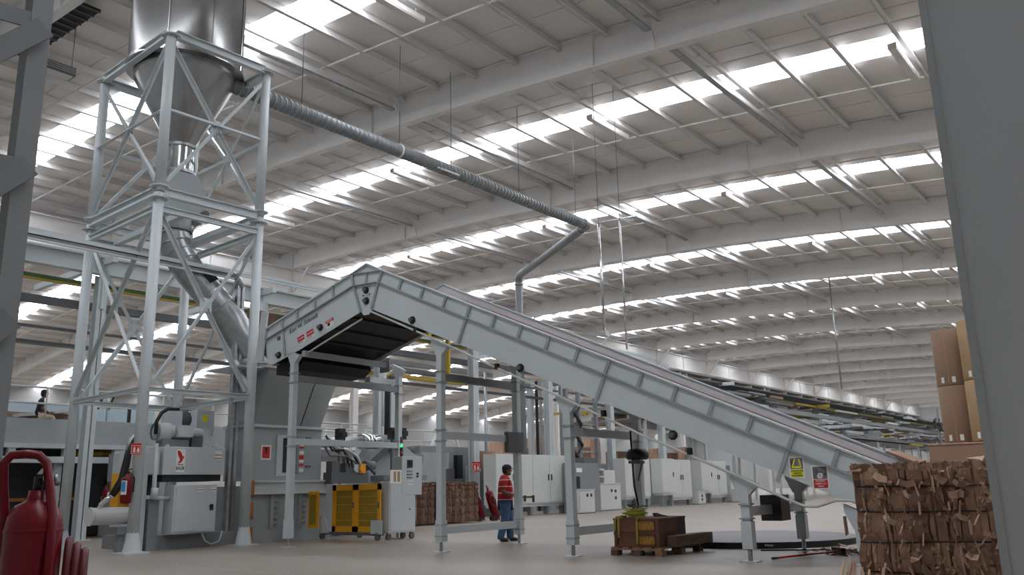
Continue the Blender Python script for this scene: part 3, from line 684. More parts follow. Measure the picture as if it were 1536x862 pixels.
# tying section beyond the chamber
obj('tie_post', MB().box(15.2, 15.45, 18.42, 18.66, .18, 1.42), M_balerl, bl)
obj('extrusion_channel', MB().box(15.75, 18.6, VB+.3, 21.3, .3, 1.35), M_grey, bl)
obj('return_cylinder', MB().tube([(15.5, 20.4, 2.62), (18.0, 20.4, 2.72)], .16, 16), M_galv, bl)
obj('cylinder_cap', MB().tube([(17.9, 20.4, 2.72), (18.55, 20.4, 2.75)], .24, 20), M_chrome, bl)
obj('back_frame', MB().prism([(17.6, 20.8, 1.35), (21.0, 20.8, 1.35), (21.0, 20.8, 2.2), (19.6, 20.8, 3.0), (18.6, 20.8, 3.0)], (0, .3, 0)), M_baler, bl)
obj('slant_arm', MB().bar((18.1, 20.7, 1.7), (19.6, 20.7, 2.75), .14, .14), M_greyd, bl)
obj('pivot_block', MB().tube([(19.45, 20.5, 2.8), (19.45, 20.9, 2.8)], .2, 14).box(19.35, 19.6, 20.5, 20.7, 2.4, 2.62), M_baler, bl)
obj('back_shelf', MB().box(18.7, 20.6, 20.2, 20.8, 1.55, 1.7), M_grey, bl)
obj('manifold', MB().box(15.55, 16.9, 18.9, 19.25, 1.45, 1.75).box(15.6, 15.85, 18.95, 19.2, 1.75, 2.05).box(16.1, 16.4, 18.95, 19.2, 1.75, 2.0), M_greyd, bl)
obj('valve_body', MB().tube([(16.5, 18.9, 1.85), (16.5, 19.2, 1.85)], .12, 12), M_balerl, bl)
obj('yellow_valve', MB().box(16.55, 16.75, 18.85, 19.05, 1.72, 1.98).tube([(16.62, 18.82, 1.85), (16.62, 18.85, 1.85)], .1, 12), M_yel, bl)
rnd = random.Random(3)
for hx, hz, r, m in ((15.5, 2.5, .03, M_black), (15.55, 2.35, .035, M_black), (15.62, 2.45, .04, M_balerl), (15.7, 2.3, .03, M_black), (16.5, 2.0, .035, M_black), (15.48, 2.2, .03, M_greyd)):
    ex_ = hx+.5+rnd.random()*.7
    obj('hydraulic_hose', MB().tube([(hx-.1, 19.0, hz+.25), (hx+.05, 18.95, hz), ((hx+ex_)/2, 18.9, hz+.1*rnd.uniform(-1, 1)), (ex_, 18.95, hz-.3), (ex_+.05, 19.0, 1.75)], r, 8), m, bl)
obj('light_hose', MB().tube([(15.7, 18.95, 2.4), (16.1, 18.9, 2.38), (16.45, 18.9, 2.2), (16.6, 18.9, 1.98)], .04, 8), M_cab, bl)
obj('motor_small', MB().tube([(17.0, 19.2, 1.95), (17.35, 19.2, 1.95)], .14, 14), M_greyd, bl)

# wheeled yellow guard and control cabinet
cg = thing('safety_guard', 'yellow framed mesh guard on castors beside the baler', 'guard', (15.3, 17.6, 0))
UY = 15.2
for v0, v1, nm in ((17.5, 18.40, 'mesh_door'), (16.55, 17.5, 'mesh_door')):
    d = obj(nm, MB().box(UY, UY+.05, v0, v0+.1, .2, 1.4).box(UY, UY+.05, v1-.13, v1, .2, 1.4).box(UY, UY+.05, v0, v1, .2, .34).box(UY, UY+.05, v0, v1, 1.25, 1.4), M_yel, cg)
    me_ = MB().box(UY+.03, UY+.04, v0+.1, v1-.13, .34, 1.25)
    obj('mesh_infill', me_, M_yelm, d)
    for i in range(4): obj('mesh_bar', MB().box(UY+.015, UY+.03, v0+.1, v1-.13, .48+i*.2, .495+i*.2), M_yel, d)
    obj('door_latch', MB().box(UY-.02, UY, v0+.03, v0+.07, .8, .95), M_greyd, d)
obj('side_panel', MB().box(UY+.1, 16.1, 18.38, 18.43, .2, 1.38), M_yel, cg)
obj('left_wing', MB().box(15.0, 15.04, 18.75, 19.15, .3, 1.25), M_yel, cg)
obj('wing_mesh', MB().box(14.98, 15.0, 18.82, 19.08, .4, 1.15), M_yelm, cg)
obj('foot_rail', MB().box(UY, UY+.12, 16.5, 18.8, .12, .2), M_greyd, cg)
obj('corner_bracket', MB().box(UY-.03, UY, 16.45, 16.85, .16, .5)  , M_balerl, cg)
obj('corner_bracket', MB().prism([(UY-.03, 18.5, .16), (UY-.03, 18.9, .16), (UY-.03, 18.85, .55), (UY-.03, 18.75, .7)], (.03, 0, 0)), M_balerl, cg)
def castor(parent, x, y):
    w = obj('castor', MB().tube([(x, y-.03, .08), (x, y+.03, .08)], .08, 14), M_greyd, parent)
    obj('castor_fork', MB().box(x-.05, x+.05, y-.04, y+.04, .14, .2), M_galv, w)
castor(cg, 15.25, 18.85); castor(cg, 15.18, 16.6); castor(cg, 16.0, 18.2)
cc = thing('control_cabinet', 'light grey control cabinet with screen, buttons and green stack light on castors', 'cabinet', (15.9, 16.7, 0))
bd = obj('body', MB().box(15.42, 16.36, 16.45, 16.8, .17, 1.46), M_balerl, cc, .01)
obj('console', MB().box(15.84, 16.58, 16.43, 16.8, 1.1, 2.09), M_balerl, cc, .01)
obj('door_panel', MB().box(15.46, 16.24, 16.435, 16.45, .22, 1.4), M_balerl, cc)
obj('keyhole', MB().box(16.12, 16.16, 16.425, 16.435, .72, .76), M_black, cc)
obj('screen', MB().box(16.03, 16.22, 16.41, 16.43, 1.8, 2.0), M_black, cc)
obj('screen_glass', MB().box(16.07, 16.18, 16.405, 16.41, 1.86, 1.96), M_screen, cc)
for r_i in range(3):
    for c_i in range(4):
        obj('push_button', MB().lathe([(.014, 0), (.014, -.02), (0, -.02)], (16.03+c_i*.055, 16.43, 1.70-r_i*.08), 8, False, 'y'), M_black if r_i else M_greyd, cc)
for z in (1.55, 1.62): obj('selector_switch', MB().box(16.38, 16.43, 16.4, 16.43, z, z+.05), M_black, cc)
obj('paper_notice', MB().box(15.43, 15.83, 16.425, 16.435, 1.4, 1.74), M_white, cc); obj('notice_text', MB().box(15.55, 15.63, 16.42, 16.425, 1.44, 1.70).box(15.68, 15.77, 16.42, 16.425, 1.44, 1.70), M_kraftl, cc)
for z, w in ((1.36, .2), (1.45, .2), (1.98, .1)): obj('small_label', MB().box(16.04, 16.04+w, 16.425, 16.43, z, z+.025), M_white, cc)
obj('side_cover', MB().prism([(16.36, 16.5, .35), (16.42, 16.5, .4), (16.46, 16.5, .7), (16.42, 16.5, 1.0), (16.36, 16.5, 1.07)], (0, .35, 0)), M_grey, cc)
sl_ = obj('stack_light', MB().tube([(15.98, 16.6, 2.09), (15.98, 16.6, 2.6)], .035, 12), M_black, cc)
obj('green_lens', MB().tube([(15.98, 16.6, 2.33), (15.98, 16.6, 2.40)], .042, 12), M_green, sl_); obj('white_lens', MB().tube([(15.98, 16.6, 2.405), (15.98, 16.6, 2.44)], .041, 12), M_white, sl_)
obj('red_lens', MB().tube([(15.98, 16.6, 2.13), (15.98, 16.6, 2.22)], .041, 12), M_redl, sl_)
castor(cc, 15.5, 16.55); castor(cc, 16.28, 16.5); castor(cc, 16.3, 16.85)
# black beacons and camera heads above the guard
for u_, v_, z_, lb in ((16.75, 20.0, 2.75, 'black beacon box standing behind the hydraulic hoses'), (18.76, 19.9, 2.85, 'left black camera head beside the stack light'), (19.07, 19.8, 2.85, 'right black camera head nearer the stack light')):
    t = thing('beacon', lb, 'beacon', (u_, v_, 2.3)); obj('stem', MB().box(u_-.04, u_+.04, v_-.04, v_+.04, 1.3, z_-.05), M_greyd, t)
    obj('head', MB().box(u_-.12, u_+.12, v_-.1, v_+.1, z_-.06, z_+.3), M_black, t); obj('lens', MB().box(u_-.06, u_+.16, v_-.13, v_-.1, z_+.05, z_+.2), M_black, t)

# cable tray through the tower, elbow and drop to the floor
ct = thing('cable_tray', 'galvanised cable tray crossing the tower and dropping to the floor', 'tray', (12.95, 19.55, 0))
obj('tray_run', MB().box(2, 12.5, 19.45, 19.75, 6.9, 6.92).box(2, 12.5, 19.45, 19.47, 6.9, 7.02).box(2, 12.5, 19.73, 19.75, 6.9, 7.02), M_tower, ct)
obj('tray_lip', MB().box(2, 12.5, 19.35, 19.4, 6.76, 6.8), M_tower, ct)
obj('tray_elbow', MB().tube([(12.45, 19.55, 6.95), (12.65, 19.55, 6.92), (12.78, 19.55, 6.8), (12.8, 19.55, 6.6)], .1, 10), M_galv, ct)
obj('tray_drop', MB().box(12.7, 12.78, 19.48, 19.62, .02, 6.65).box(12.84, 12.92, 19.48, 19.62, .02, 6.65), M_galv, ct)
for z in (2.9, 4.4, 5.6): obj('tray_clip', MB().box(12.68, 12.95, 19.44, 19.64, z, z+.04), M_galv, ct)

# ================================================================== SIGNS AND EXTINGUISHERS ON POSTS
def fire_sign(u, v, z, s_, lab, rz=-.68):
    t = local('fire_sign', lab, 'sign', (u, v, z), rz)
    obj('panel', MB().box(-s_*.44, s_*.44, -.008, 0, -s_*.5, s_*.5), M_redb, t)
    obj('border', MB().box(-s_*.4, s_*.4, -.011, -.008, s_*.28, s_*.31).box(-s_*.4, s_*.4, -.011, -.008, -s_*.42, -s_*.39).box(-s_*.4, -s_*.37, -.011, -.008, -s_*.42, s_*.31).box(s_*.37, s_*.4, -.011, -.008, -s_*.42, s_*.31), M_white, t)
    obj('extinguisher_pictogram', MB().prism([(-s_*.22, -.012, -s_*.32), (-s_*.06, -.012, -s_*.32), (-s_*.06, -.012, s_*.08), (-s_*.14, -.012, s_*.2), (-s_*.22, -.012, s_*.08)], (0, .003, 0)), M_white, t)
    obj('flame_pictogram', MB().prism([(s_*.1, -.012, -s_*.3), (s_*.28, -.012, -s_*.3), (s_*.3, -.012, -s_*.1), (s_*.2, -.012, s_*.2), (s_*.1, -.012, -s_*.1)], (0, .003, 0)), M_white, t)
    return t
fp_ = fpt((X0, Y0, 0), 'T')
fire_sign(fp_.x-.13, fp_.y-.1, 2.25, .24, 'red fire extinguisher sign on the front leg of the hopper tower')
fire_sign(29.6, 25.9, 2.2, .44, 'red fire extinguisher sign on the pale column behind the bales', -.4)
t = local('fire_extinguisher', 'red fire extinguisher with blue and white label hung on the tower leg', 'extinguisher', (fp_.x-.24, fp_.y-.02, 1.06), -.6)
obj('cylinder', MB().lathe([(0, .0), (.105, .02), (.115, .06), (.115, .5), (.09, .57), (.035, .61), (.03, .66), (0, .66)], (0, 0, 0), 18), M_red, t)
obj('valve', MB().box(-.04, .04, -.03, .03, .66, .71).bar((-.02, 0, .72), (.1, 0, .76), .03, .02), M_black, t)
obj('label', MB().add([(.118*math.cos(g), .118*math.sin(g), z) for z in (.2, .5) for g in [(-2.6+i*.2) for i in range(7)]], [(i, i+1, i+8, i+7) for i in range(6)]), M_white, t)
obj('label_panel', MB().add([(.12*math.cos(g), .12*math.sin(g), z) for z in (.26, .48) for g in [(-2.5+i*.18) for i in range(6)]], [(i, i+1, i+7, i+6) for i in range(5)]), M_sblue, t)
obj('hose', MB().tube([(.05, 0, .68), (.15, .02, .55), (.14, .03, .25)], .014, 7), M_black, t)
t = local('fire_extinguisher', 'small red extinguisher on the pale column behind the left tower leg', 'extinguisher', (12.7, 25.8, 1.0), 0)
obj('cylinder', MB().lathe([(0, 0), (.08, .02), (.085, .4), (.04, .5), (.03, .55), (0, .55)], (0, 0, 0), 14), M_red, t)
obj('label', MB().box(.02, .09, -.09, -.06, .12, .36), M_white, t)

def wheeled_ext(lab, loc, rz, r=.148, tilt=0.0, nm='wheeled_extinguisher'):
    t = local(nm, lab, 'extinguisher', loc, rz)
    if tilt: t.rotation_euler = (0, tilt, rz)
    b = obj('cylinder', MB().lathe([(0, .1), (r*.9, .12), (r, .18), (r, 1.07), (r*.93, 1.13), (r*.7, 1.175), (r*.35, 1.195), (.04, 1.2), (.035, 1.24), (0, 1.24)], (0, 0, 0), 28), M_red, t)
    obj('weld_ring', MB().lathe([(r, 1.055), (r+.004, 1.065), (r, 1.075)], (0, 0, 0), 28), M_red, b)
    obj('handle_bar', MB().tube([(.05, r+.0, .95), (.05, r+.0, 1.12), (.02, r+.02, 1.28), (.0, r+.025, 1.36), (0, r+.0, 1.395), (0, .06, 1.4), (0, .01, 1.395), (-.01, -.025, 1.36), (-.04, -.05, 1.24), (-.09, -.065, 1.12), (-r-.01, -.07, .95), (-r-.01, -.07, .4)], .02, 10), M_red, t)
    obj('valve', MB().tube([(0, 0, 1.24), (0, 0, 1.3)], .02, 8).bar((-.05, 0, 1.3), (.07, -.02, 1.33), .02, .02).tube([(.0, -.03, 1.27), (.04, -.08, 1.27)], .012, 6), M_black, t)
    obj('gauge', MB().tube([(.02, -.06, 1.29), (.02, -.075, 1.29)], .022, 10), M_galv, t)
    for i in range(3):
        pts = [(.02+.1*math.cos(g), -r-.03-.033*i-.008*math.cos(g), .82+.2*math.sin(g)-.025*i) for g in [j*2*PI/18 for j in range(19)]]
        obj('hose_coil', MB().tube(pts, .017, 8, caps=False), mat('dark_red_hose', (92, 20, 28), .5, var=.08), t)
    for y in (-.2, .2):
        w = obj('wheel', MB().tube([(-.12, y-.03, .13), (-.12, y+.03, .13)], .13, 18), M_black, t); obj('hub', MB().tube([(-.12, y-.035, .13), (-.12, y+.035, .13)], .05, 10), M_red, w)
    obj('axle', MB().tube([(-.12, -.2, .13), (-.12, .2, .13)], .015, 8), M_greyd, t)
    obj('foot', MB().box(.05, .1, -.06, .06, 0, .14), M_red, t)
    return t
wheeled_ext('large dark red wheeled fire extinguisher close to the camera at lower left', (1.727, 4.137, 0), 1.18, .118)
wheeled_ext('tilted red wheeled extinguisher with white label behind the walking man', (26.0, 22.45, .0), -.7, .16, -.28)
t = wheeled_ext('darker red wheeled extinguisher standing right of the tilted one', (26.5, 22.1, .0), -.7, .16, -.3)
o = obj('label', MB().box(.12, .166, -.12, .0, .72, .95), M_white, [x for x in bpy.data.objects if x.get('label', '').startswith('tilted red wheeled')][0])

# ================================================================== CARDBOARD BALES
def bale(lab, x0, x1, y0, y1, z1, nwire, seed, depth, pitch, z0=.0, faces='xy', group=None, mats=None):
    """pressed cardboard: columns of sheet edges pinched between baling wires, crushed flaps, frayed top"""
    R = random.Random(seed)
    t = thing('cardboard_bale', lab, 'bale', ((x0+x1)/2, (y0+y1)/2, z0), 'B', group)
    obj('core', MB().box(x0+.05, x1-.05, y0+.05, y1-.05, z0, z1-.05), M_card3, t)
    mats = mats or [M_card, M_card2, M_card3, M_card4]
    parts = [MB() for _ in mats]
    def pt(face, a, z, out): return (x0+.05-out, a, z) if face == 'x' else (a, y0+.05-out, z)
    wires = [z0+(z1-z0)*f for f in ((.13, .24, .38, .52, .66, .79, .90)[:nwire] if nwire >= 7 else [(.2, .4, .6, .8, .92)[i] for i in range(nwire)])]
    lev = [z0] + wires + [z1]
    for face in faces:
        lo, hi = (y0, y1) if face == 'x' else (x0, x1)
        a = lo; big = 0
        while a < hi:
            w = pitch*(R.uniform(.35, 1.5) if R.random() < .75 else R.uniform(2, 6))
            lean = R.uniform(-.02, .02); base = R.uniform(.2, .8)*depth; kk = R.choice((0, 0, 3, 3, 2, 1))
            for za, zb in zip(lev, lev[1:]):
                if R.random() < .3: kk = R.choice((0, 0, 3, 3, 2, 1)); base = R.uniform(.1, 1)*depth
                n = 3; hh = (zb-za)/n; prev = None; wob = R.uniform(-.012, .012)
                if R.random() < .03: continue
                vs = []
                for i in range(n+1):
                    zz = za+hh*i; o = .25*depth + base*max(0, math.sin(PI*i/n))**.35 + R.uniform(-.1, .1)*depth
                    aa = a+lean*(zz-z0)+wob*math.sin(PI*i/n)
                    vs += [pt(face, aa, zz+R.uniform(-.006, .006), o), pt(face, aa+w, zz+R.uniform(-.006, .006), o+R.uniform(-.3, .3)*depth*.6)]
                fs = [(2*i, 2*i+1, 2*i+3, 2*i+2) for i in range(n)]
                k0_ = len(vs); vs += [pt(face, a+lean*(zb-z0), zb, 0), pt(face, a+lean*(za-z0), za, 0)]
                fs.append((0, 2, 4, 6, k0_, k0_+1))
                parts[kk].add(vs, fs)
            a += w*R.uniform(.7, 1)
        for _ in range(int((hi-lo)*(z1-z0)*(.0034/pitch**2*14))):                                           # crushed, folded flaps
            a = R.uniform(lo, hi); z = R.uniform(z0+.03, z1-.03); s_ = pitch*R.uniform(1.0, 5.0)*R.uniform(.5, 1); g = R.uniform(0, PI); o = depth*R.uniform(.7, 1.25); kk = R.choice((0, 0, 1, 3))
            c_, q = math.cos(g), math.sin(g)
            def fpnt(dx, dz, oo): return pt(face, a+dx*c_-dz*q, z+dx*q+dz*c_, oo)
            h = s_*R.uniform(.35, .8)
            vs = [fpnt(-s_/2, -h/2, o*.5), fpnt(0, -h/2*R.uniform(.5, 1.2), o*R.uniform(.9, 1.5)), fpnt(s_/2, -h/2, o*.4), fpnt(s_/2*R.uniform(.6, 1.1), h/2, o*.5), fpnt(R.uniform(-.2, .2)*s_, h/2*R.uniform(.6, 1.2), o*R.uniform(.9, 1.6)), fpnt(-s_/2, h/2*R.uniform(.5, 1), o*.4)]
            parts[kk].add(vs, [(0, 1, 4, 5), (1, 2, 3, 4)])
        for _ in range(int((hi-lo)*3.2/pitch)):                                             # frayed top edge
            a = R.uniform(lo, hi); w = pitch*R.uniform(.5, 3); h = pitch*R.uniform(.8, 3.2); o = depth*R.uniform(-.2, 1.5); tl = R.uniform(-.5, .5)*h
            vs = [pt(face, a-w/2, z1-h, o*.6), pt(face, a+w/2, z1-h, o*.6), pt(face, a+w/2+tl, z1+h*R.uniform(-.2, .5), o), pt(face, a-w/2+tl, z1+h*R.uniform(-.2, .5), o)]
            parts[R.choice((0, 1, 1, 3, 2))].add(vs, [(0, 1, 2, 3)])
    for _ in range(int((x1-x0)*(y1-y0)*1.3/pitch)):
        a, b = R.uniform(x0, x1), R.uniform(y0, y1); w, h = R.uniform(2, 7)*pitch, R.uniform(2, 7)*pitch
        zz = z1-.06+R.uniform(0, .06)
        parts[R.choice((0, 1, 3))].prism([(a-w/2, b-h/2, zz), (a+w/2, b-h/2, zz+R.uniform(-.02, .03)), (a+w/2, b+h/2, zz), (a-w/2, b+h/2, zz+R.uniform(-.02, .03))], (0, 0, .006))
    for p, m in zip(parts, mats): tag(obj('pressed_cardboard', p, m, t), kind='stuff')
    for z in wires:
        o = depth*.9-.05; s_ = R.uniform(-.012, .012); ps = [(x1, y0-o, z)] if 'y' in faces else []
        nn = 9
        ps += [(x0-o+R.uniform(-.2, .2)*depth, y0+(y1-y0)*i/nn, z+s_*math.sin(i)+R.uniform(-.004, .004)) for i in range(nn+1)]
        obj('baling_wire', MB().tube(ps, .0045, 5), M_wire, t)
    return t
bg_ = bale('tall cardboard bale standing close beside the right foreground column', 5.4, 6.5, .45, 1.70, 1.29, 7, 11, .034, .014, 0, 'x')
R = random.Random(77); ex1, ex2 = MB(), MB()
for i in range(200):
    y = R.uniform(.5, 1.69); z = R.uniform(.3, 1.18); w = R.uniform(.004, .012); h = R.uniform(.03, .1); o = R.uniform(.0, .03); l = R.uniform(-.03, .03)
    (ex1 if R.random() < .6 else ex2).prism([(5.43-o-.02, y, z), (5.43-o-.02, y+w, z), (5.43-o-R.uniform(.0, .03), y+w+l, z+h), (5.43-o-R.uniform(.0, .03), y+l, z+h)], (.012, 0, 0))
for i in range(85):
    y = R.choice((R.uniform(.5, 1.69), R.gauss(1.05, .12), R.gauss(1.35, .1))); z = R.uniform(.4, 1.22); s_ = R.uniform(.015, .05); g = R.uniform(-.9, .9); c_, q = math.cos(g), math.sin(g)
    P = [(5.42-R.uniform(0, .05), y+dy*c_-dz*q, z+dy*q+dz*c_) for dy, dz in ((-s_, -s_*.4), (0, -s_*.6), (s_, -s_*.3), (s_*.8, s_*.5), (0, s_*.3), (-s_*.9, s_*.5))]
    (ex1 if R.random() < .3 else ex2).add(P, [(0, 1, 4, 5), (1, 2, 3, 4)])
tag(obj('torn_edges', ex1, M_card2, bg_), kind='stuff'); tag(obj('torn_edges', ex2, M_card3, bg_), kind='stuff')
# loose sheets at its foot and bulging flaps on the face
R = random.Random(5); fl = MB()
for i in range(26):
    y = R.uniform(1.5, 1.78); z = R.uniform(.5, .78)
    fl.prism([(5.33, y, z), (5.36, y+.02, z), (5.30+R.uniform(-.03, .03), y+.02+R.uniform(0, .07), z-.28), (5.28, y+R.uniform(0, .06), z-.28)], (.004, 0, 0))
tag(obj('loose_edges', fl, M_card2, bg_), kind='stuff')
DK = [mat('old_cardboard_a', (116, 88, 72), .9, var=.2, scale=6), mat('old_cardboard_b', (134, 104, 86), .9, var=.2, scale=6), mat('old_cardboard_c', (84, 60, 50), .9, var=.2, scale=6), mat('old_cardboard_d', (104, 78, 64), .9, var=.2, scale=6)]
bale('brown cardboard bale at left of the pair behind the control cabinet', 21.7, 22.7, 21.95, 23.1, 1.45, 5, 21, .05, .032, .05, 'xy', None, DK)
bale('wider brown cardboard bale at right of the pair, beside the sign column', 22.85, 25.0, 21.85, 23.0, 1.47, 5, 22, .05, .032, .05, 'xy', None, DK)
o = obj('paper_roll', MB().tube([(22.0, 22.2, 1.5), (22.3, 22.5, 1.66)], .09, 12), M_white); tag(o, 'small white bag lying on top of the left brown bale', 'bag')

# ================================================================== KRAFT PAPER ROLLS right background
def roll(lab, u, v, z0, h, r, m, grp='kraft paper rolls stacked behind the foreground column'):
    t = thing('paper_roll', lab, 'paper roll', (u, v, z0), 'B', grp)
    obj('wrap', MB().lathe([(.05, z0), (r-.01, z0), (r, z0+.015), (r, z0+h-.015), (r-.01, z0+h), (.05, z0+h)], (u, v, 0), 40), m, t)
    obj('core_tube', MB().lathe([(.04, z0), (.05, z0), (.05, z0+h), (.04, z0+h)], (u, v, 0), 14), M_card3, t)
    obj('wrap_seam', MB().bar((u-r*.97, v+r*.18, z0+.05), (u-r*.97, v+r*.18, z0+h-.05), .02, .012), M_card4, t)
    for g_ in (.45, -.15): obj('roll_label', MB().add([(u-(r+.004)*math.cos(g_+a), v+(r+.004)*math.sin(g_+a), z) for z in (z0+.06, z0+.2) for a in (0, .06, .12, .18)], [(i, i+1, i+5, i+4) for i in range(3)]), M_white, t)
roll('upper brown kraft paper roll of the left column, topmost on the cardboard block', 23.05, 4.5, 3.40, 1.36, .45, M_kraft)
roll('lower brown kraft paper roll of the left column, under the topmost one', 23.05, 4.5, 2.02, 1.37, .45, M_kraft)
roll('upper pale kraft paper roll beside the foreground column edge', 22.3, 3.75, 3.42, 1.4, .45, M_kraftl)
roll('lower pale kraft paper roll beside the foreground column edge', 22.3, 3.75, 2.02, 1.39, .45, M_kraftl)
t = thing('cardboard_block', 'big plain cardboard block carrying the paper rolls behind the bale', 'cardboard', (23.1, 4.0, 0))
obj('block', MB().box(21.8, 24.0, 2.6, 5.06, .0, 2.0), M_kraft, t, .02); obj('edge_board', MB().box(21.78, 21.8, 2.6, 5.06, 1.97, 2.0), M_card, t)

# ================================================================== PALLET WITH CRATES
pt = thing('wooden_pallet', 'low worn wooden pallet carrying brown crates under the conveyor', 'pallet', (14.3, 8.15, 0))
for y in (7.62, 7.84, 8.06, 8.28, 8.5): obj('deck_board', MB().box(13.55, 15.15, y, y+.15, .12, .142), M_wood, pt)
for x in (13.6, 14.3, 15.0):
    obj('stringer', MB().box(x-.05, x+.05, 7.62, 8.65, .095, .12), M_wood, pt)
    for y in (7.66, 8.1, 8.56): obj('block', MB().box(x-.08, x+.08, y-.06, y+.08, 0, .095), M_woodd if (x > 14.5) == (y < 8) else M_wood, pt)
def crate(lab, x0, x1, y0, y1, z0, z1, m, prn):
    t = thing('crate', lab, 'crate', ((x0+x1)/2, (y0+y1)/2, z0), 'B', 'brown crates on the pallet')
    obj('box', MB().box(x0, x1, y0, y1, z0, z1), m, t, .008)
    obj('lid', MB().box(x0-.008, x1+.008, y0-.008, y1+.008, z1-.02, z1+.006), m, t)
    if prn: obj('ochre_print', MB().box(x0-.011, x0-.008, y0+.08, y0+(y1-y0)*.42, z0+.05, z1-.05), M_boxy, t)
    for y in (y0+.06, y1-.1): obj('panel_mark', MB().box(x0-.01, x0-.007, y, y+.04, z0+.03, z1-.03), M_boxd, t)
crate('lower front brown crate with ochre print on the pallet', 13.62, 14.32, 7.7, 8.62, .142, .38, M_box, True)
crate('upper front brown crate under the yellow straps', 13.62, 14.32, 7.7, 8.62, .388, .63, M_box, True)
crate('middle brown crate behind the two strapped crates', 14.35, 14.72, 7.95, 8.6, .142, .62, M_box, False)
crate('dark end crate at the far right of the pallet', 14.75, 15.1, 7.95, 8.6, .142, .62, M_boxd, False)
o = obj('timber_beam', MB().box(13.85, 15.3, 7.5, 7.68, .145, .33), M_woodd, None, .01); tag(o, 'long weathered timber beam lying on the front of the pallet', 'beam')
t = thing('ratchet_strap', 'heap of yellow ratchet strap dumped on the top crate', 'strap', (13.9, 8.35, .64))
R = random.Random(9)
for i in range(7):
    rr = .12+.03*(i % 4); pts = [(13.92+rr*math.cos(g)+R.uniform(-.02, .02), 8.33+rr*1.1*math.sin(g)+R.uniform(-.02, .02), .66+.022*i) for g in [j*2*PI/10 for j in range(11)]]
    m = MB()
    for p, q_ in zip(pts, pts[1:]): m.bar(p, q_, .05, .014)
    obj('strap_loop', m, M_strap, t)
for y, z in ((8.1, .2), (8.55, .42), (8.48, .3)):
    m = MB(); P = [(13.85, y, .655), (13.6, y+.0, .645), (13.59, y+.01, .6), (13.585, y+.015, z)]
    for p, q_ in zip(P, P[1:]): m.bar(p, q_, .05, .012, (0, 1, 0))
    obj('strap_tail', m, M_strap, t)
obj('ratchet', MB().box(13.98, 14.12, 8.42, 8.5, .82, .85).bar((13.9, 8.46, .86), (14.15, 8.46, .88), .05, .02), M_black, t)
obj('board', MB().bar((13.75, 8.3, .83), (14.1, 8.2, .84), .12, .015), M_woodd, t)
o = obj('work_glove', MB().prism([(14.5, 8.2, .63), (14.85, 8.15, .63), (14.9, 8.2, .63), (14.8, 8.27, .66), (14.6, 8.26, .7), (14.52, 8.24, .69)], (0, .08, 0)), M_boxd); tag(o, 'crumpled dark rag lying on the middle crate', 'rag')

# ================================================================== TURNTABLE, BROOM, DEBRIS
t = thing('turntable', 'low round grey turntable plate with black rim on the floor behind the conveyor leg', 'turntable', (17.7, 7.75, 0))
obj('plate', MB().lathe([(0, .125), (2.05, .125), (2.08, .115)], (17.7, 7.75, 0), 56), mat('worn_steel_plate', (98, 98, 102), .5, var=.12, scale=2), t); obj('rim', MB().lathe([(2.08, .0), (2.08, .115)], (17.7, 7.75, 0), 56), M_black, t)
a_ = -2.62; obj('rim_label', MB().box(17.7+2.085*math.cos(a_)-.01, 17.7+2.085*math.cos(a_), 7.75+2.085*math.sin(a_)-.13, 7.75+2.085*math.sin(a_)+.13, .05, .08), M_cab, t)
t = thing('broom', 'red handled broom lying on the floor under the conveyor', 'broom', (14.2, 5.4, 0))
obj('handle', MB().tube([(13.63, 5.66, .03), (15.1, 5.1, .06)], .016, 8), M_redb, t); obj('grip', MB().tube([(13.6, 5.67, .03), (13.72, 5.625, .03)], .02, 8), M_black, t); obj('brush', MB().bar((15.0, 5.0, .06), (15.25, 5.25, .06), .08, .1), M_boxd, t)
o = obj('metal_rod', MB().tube([(15.35, 6.6, .015), (15.95, 5.55, .015)], .014, 6), M_black); tag(o, 'thin black rod lying on the floor before the turntable', 'rod')
R = random.Random(2); m = MB()
for i in range(160):
    x, y = 15.3+R.gauss(0, .35), 4.85+R.gauss(0, .3); w = R.uniform(.03, .12)
    m.prism([(x, y, .01+R.uniform(0, .06)), (x+w, y+R.uniform(-.05, .05), .01+R.uniform(0, .06)), (x+w*.4, y+w, .01+R.uniform(0, .09))], (0, 0, .006))
tag(obj('cardboard_debris', m, M_card3), 'dark shreds of cardboard littering the floor under the conveyor end', 'debris', None, 'stuff')
m = MB()
for x, y in ((17.9, 5.5), (19.5, 6.6), (16.8, 5.6)):
    m.prism([(x, y, .01), (x+.15, y-.04, .01), (x+.1, y+.12, .05)], (0, 0, .01))
tag(obj('floor_scraps', m, M_card3), 'few small dark scraps on the floor behind the conveyor', 'scrap', None, 'stuff')

# ================================================================== CABINETS AND MACHINES ALONG THE LINE
def cabinet(lab, x0, x1, y0, y1, z0, z1, nd, grp='white electrical cabinets', handles=None, m=M_cab):
    t = thing('electrical_cabinet', lab, 'cabinet', ((x0+x1)/2, (y0+y1)/2, 0), 'B', grp)
    obj('body', MB().box(x0, x1, y0, y1, z0, z1), m, t)
    w = (x1-x0)/nd
    for i in range(nd):
        d = obj('door', MB().box(x0+i*w+.015, x0+(i+1)*w-.015, y0-.025, y0, z0+.06, z1-.04), m, t)
        hx = x0+(i+1)*w-.12 if i % 2 == 0 else x0+i*w+.12
        obj('handle', MB().box(hx-.03, hx+.03, y0-.06, y0-.025, z0+(z1-z0)*.47, z0+(z1-z0)*.6), M_black, d)
    obj('plinth', MB().box(x0+.05, x1-.05, y0+.05, y1-.05, z0-.12, z0), M_balerl, t)
    n = max(2, int((x1-x0)/.9))
    for i in range(n):
        px = x0+.15+(x1-x0-.3)*i/(n-1); obj('foot', MB().box(px-.08, px+.08, y0+.1, y0+.3, 0, z0-.12), M_grey, t)
    return t
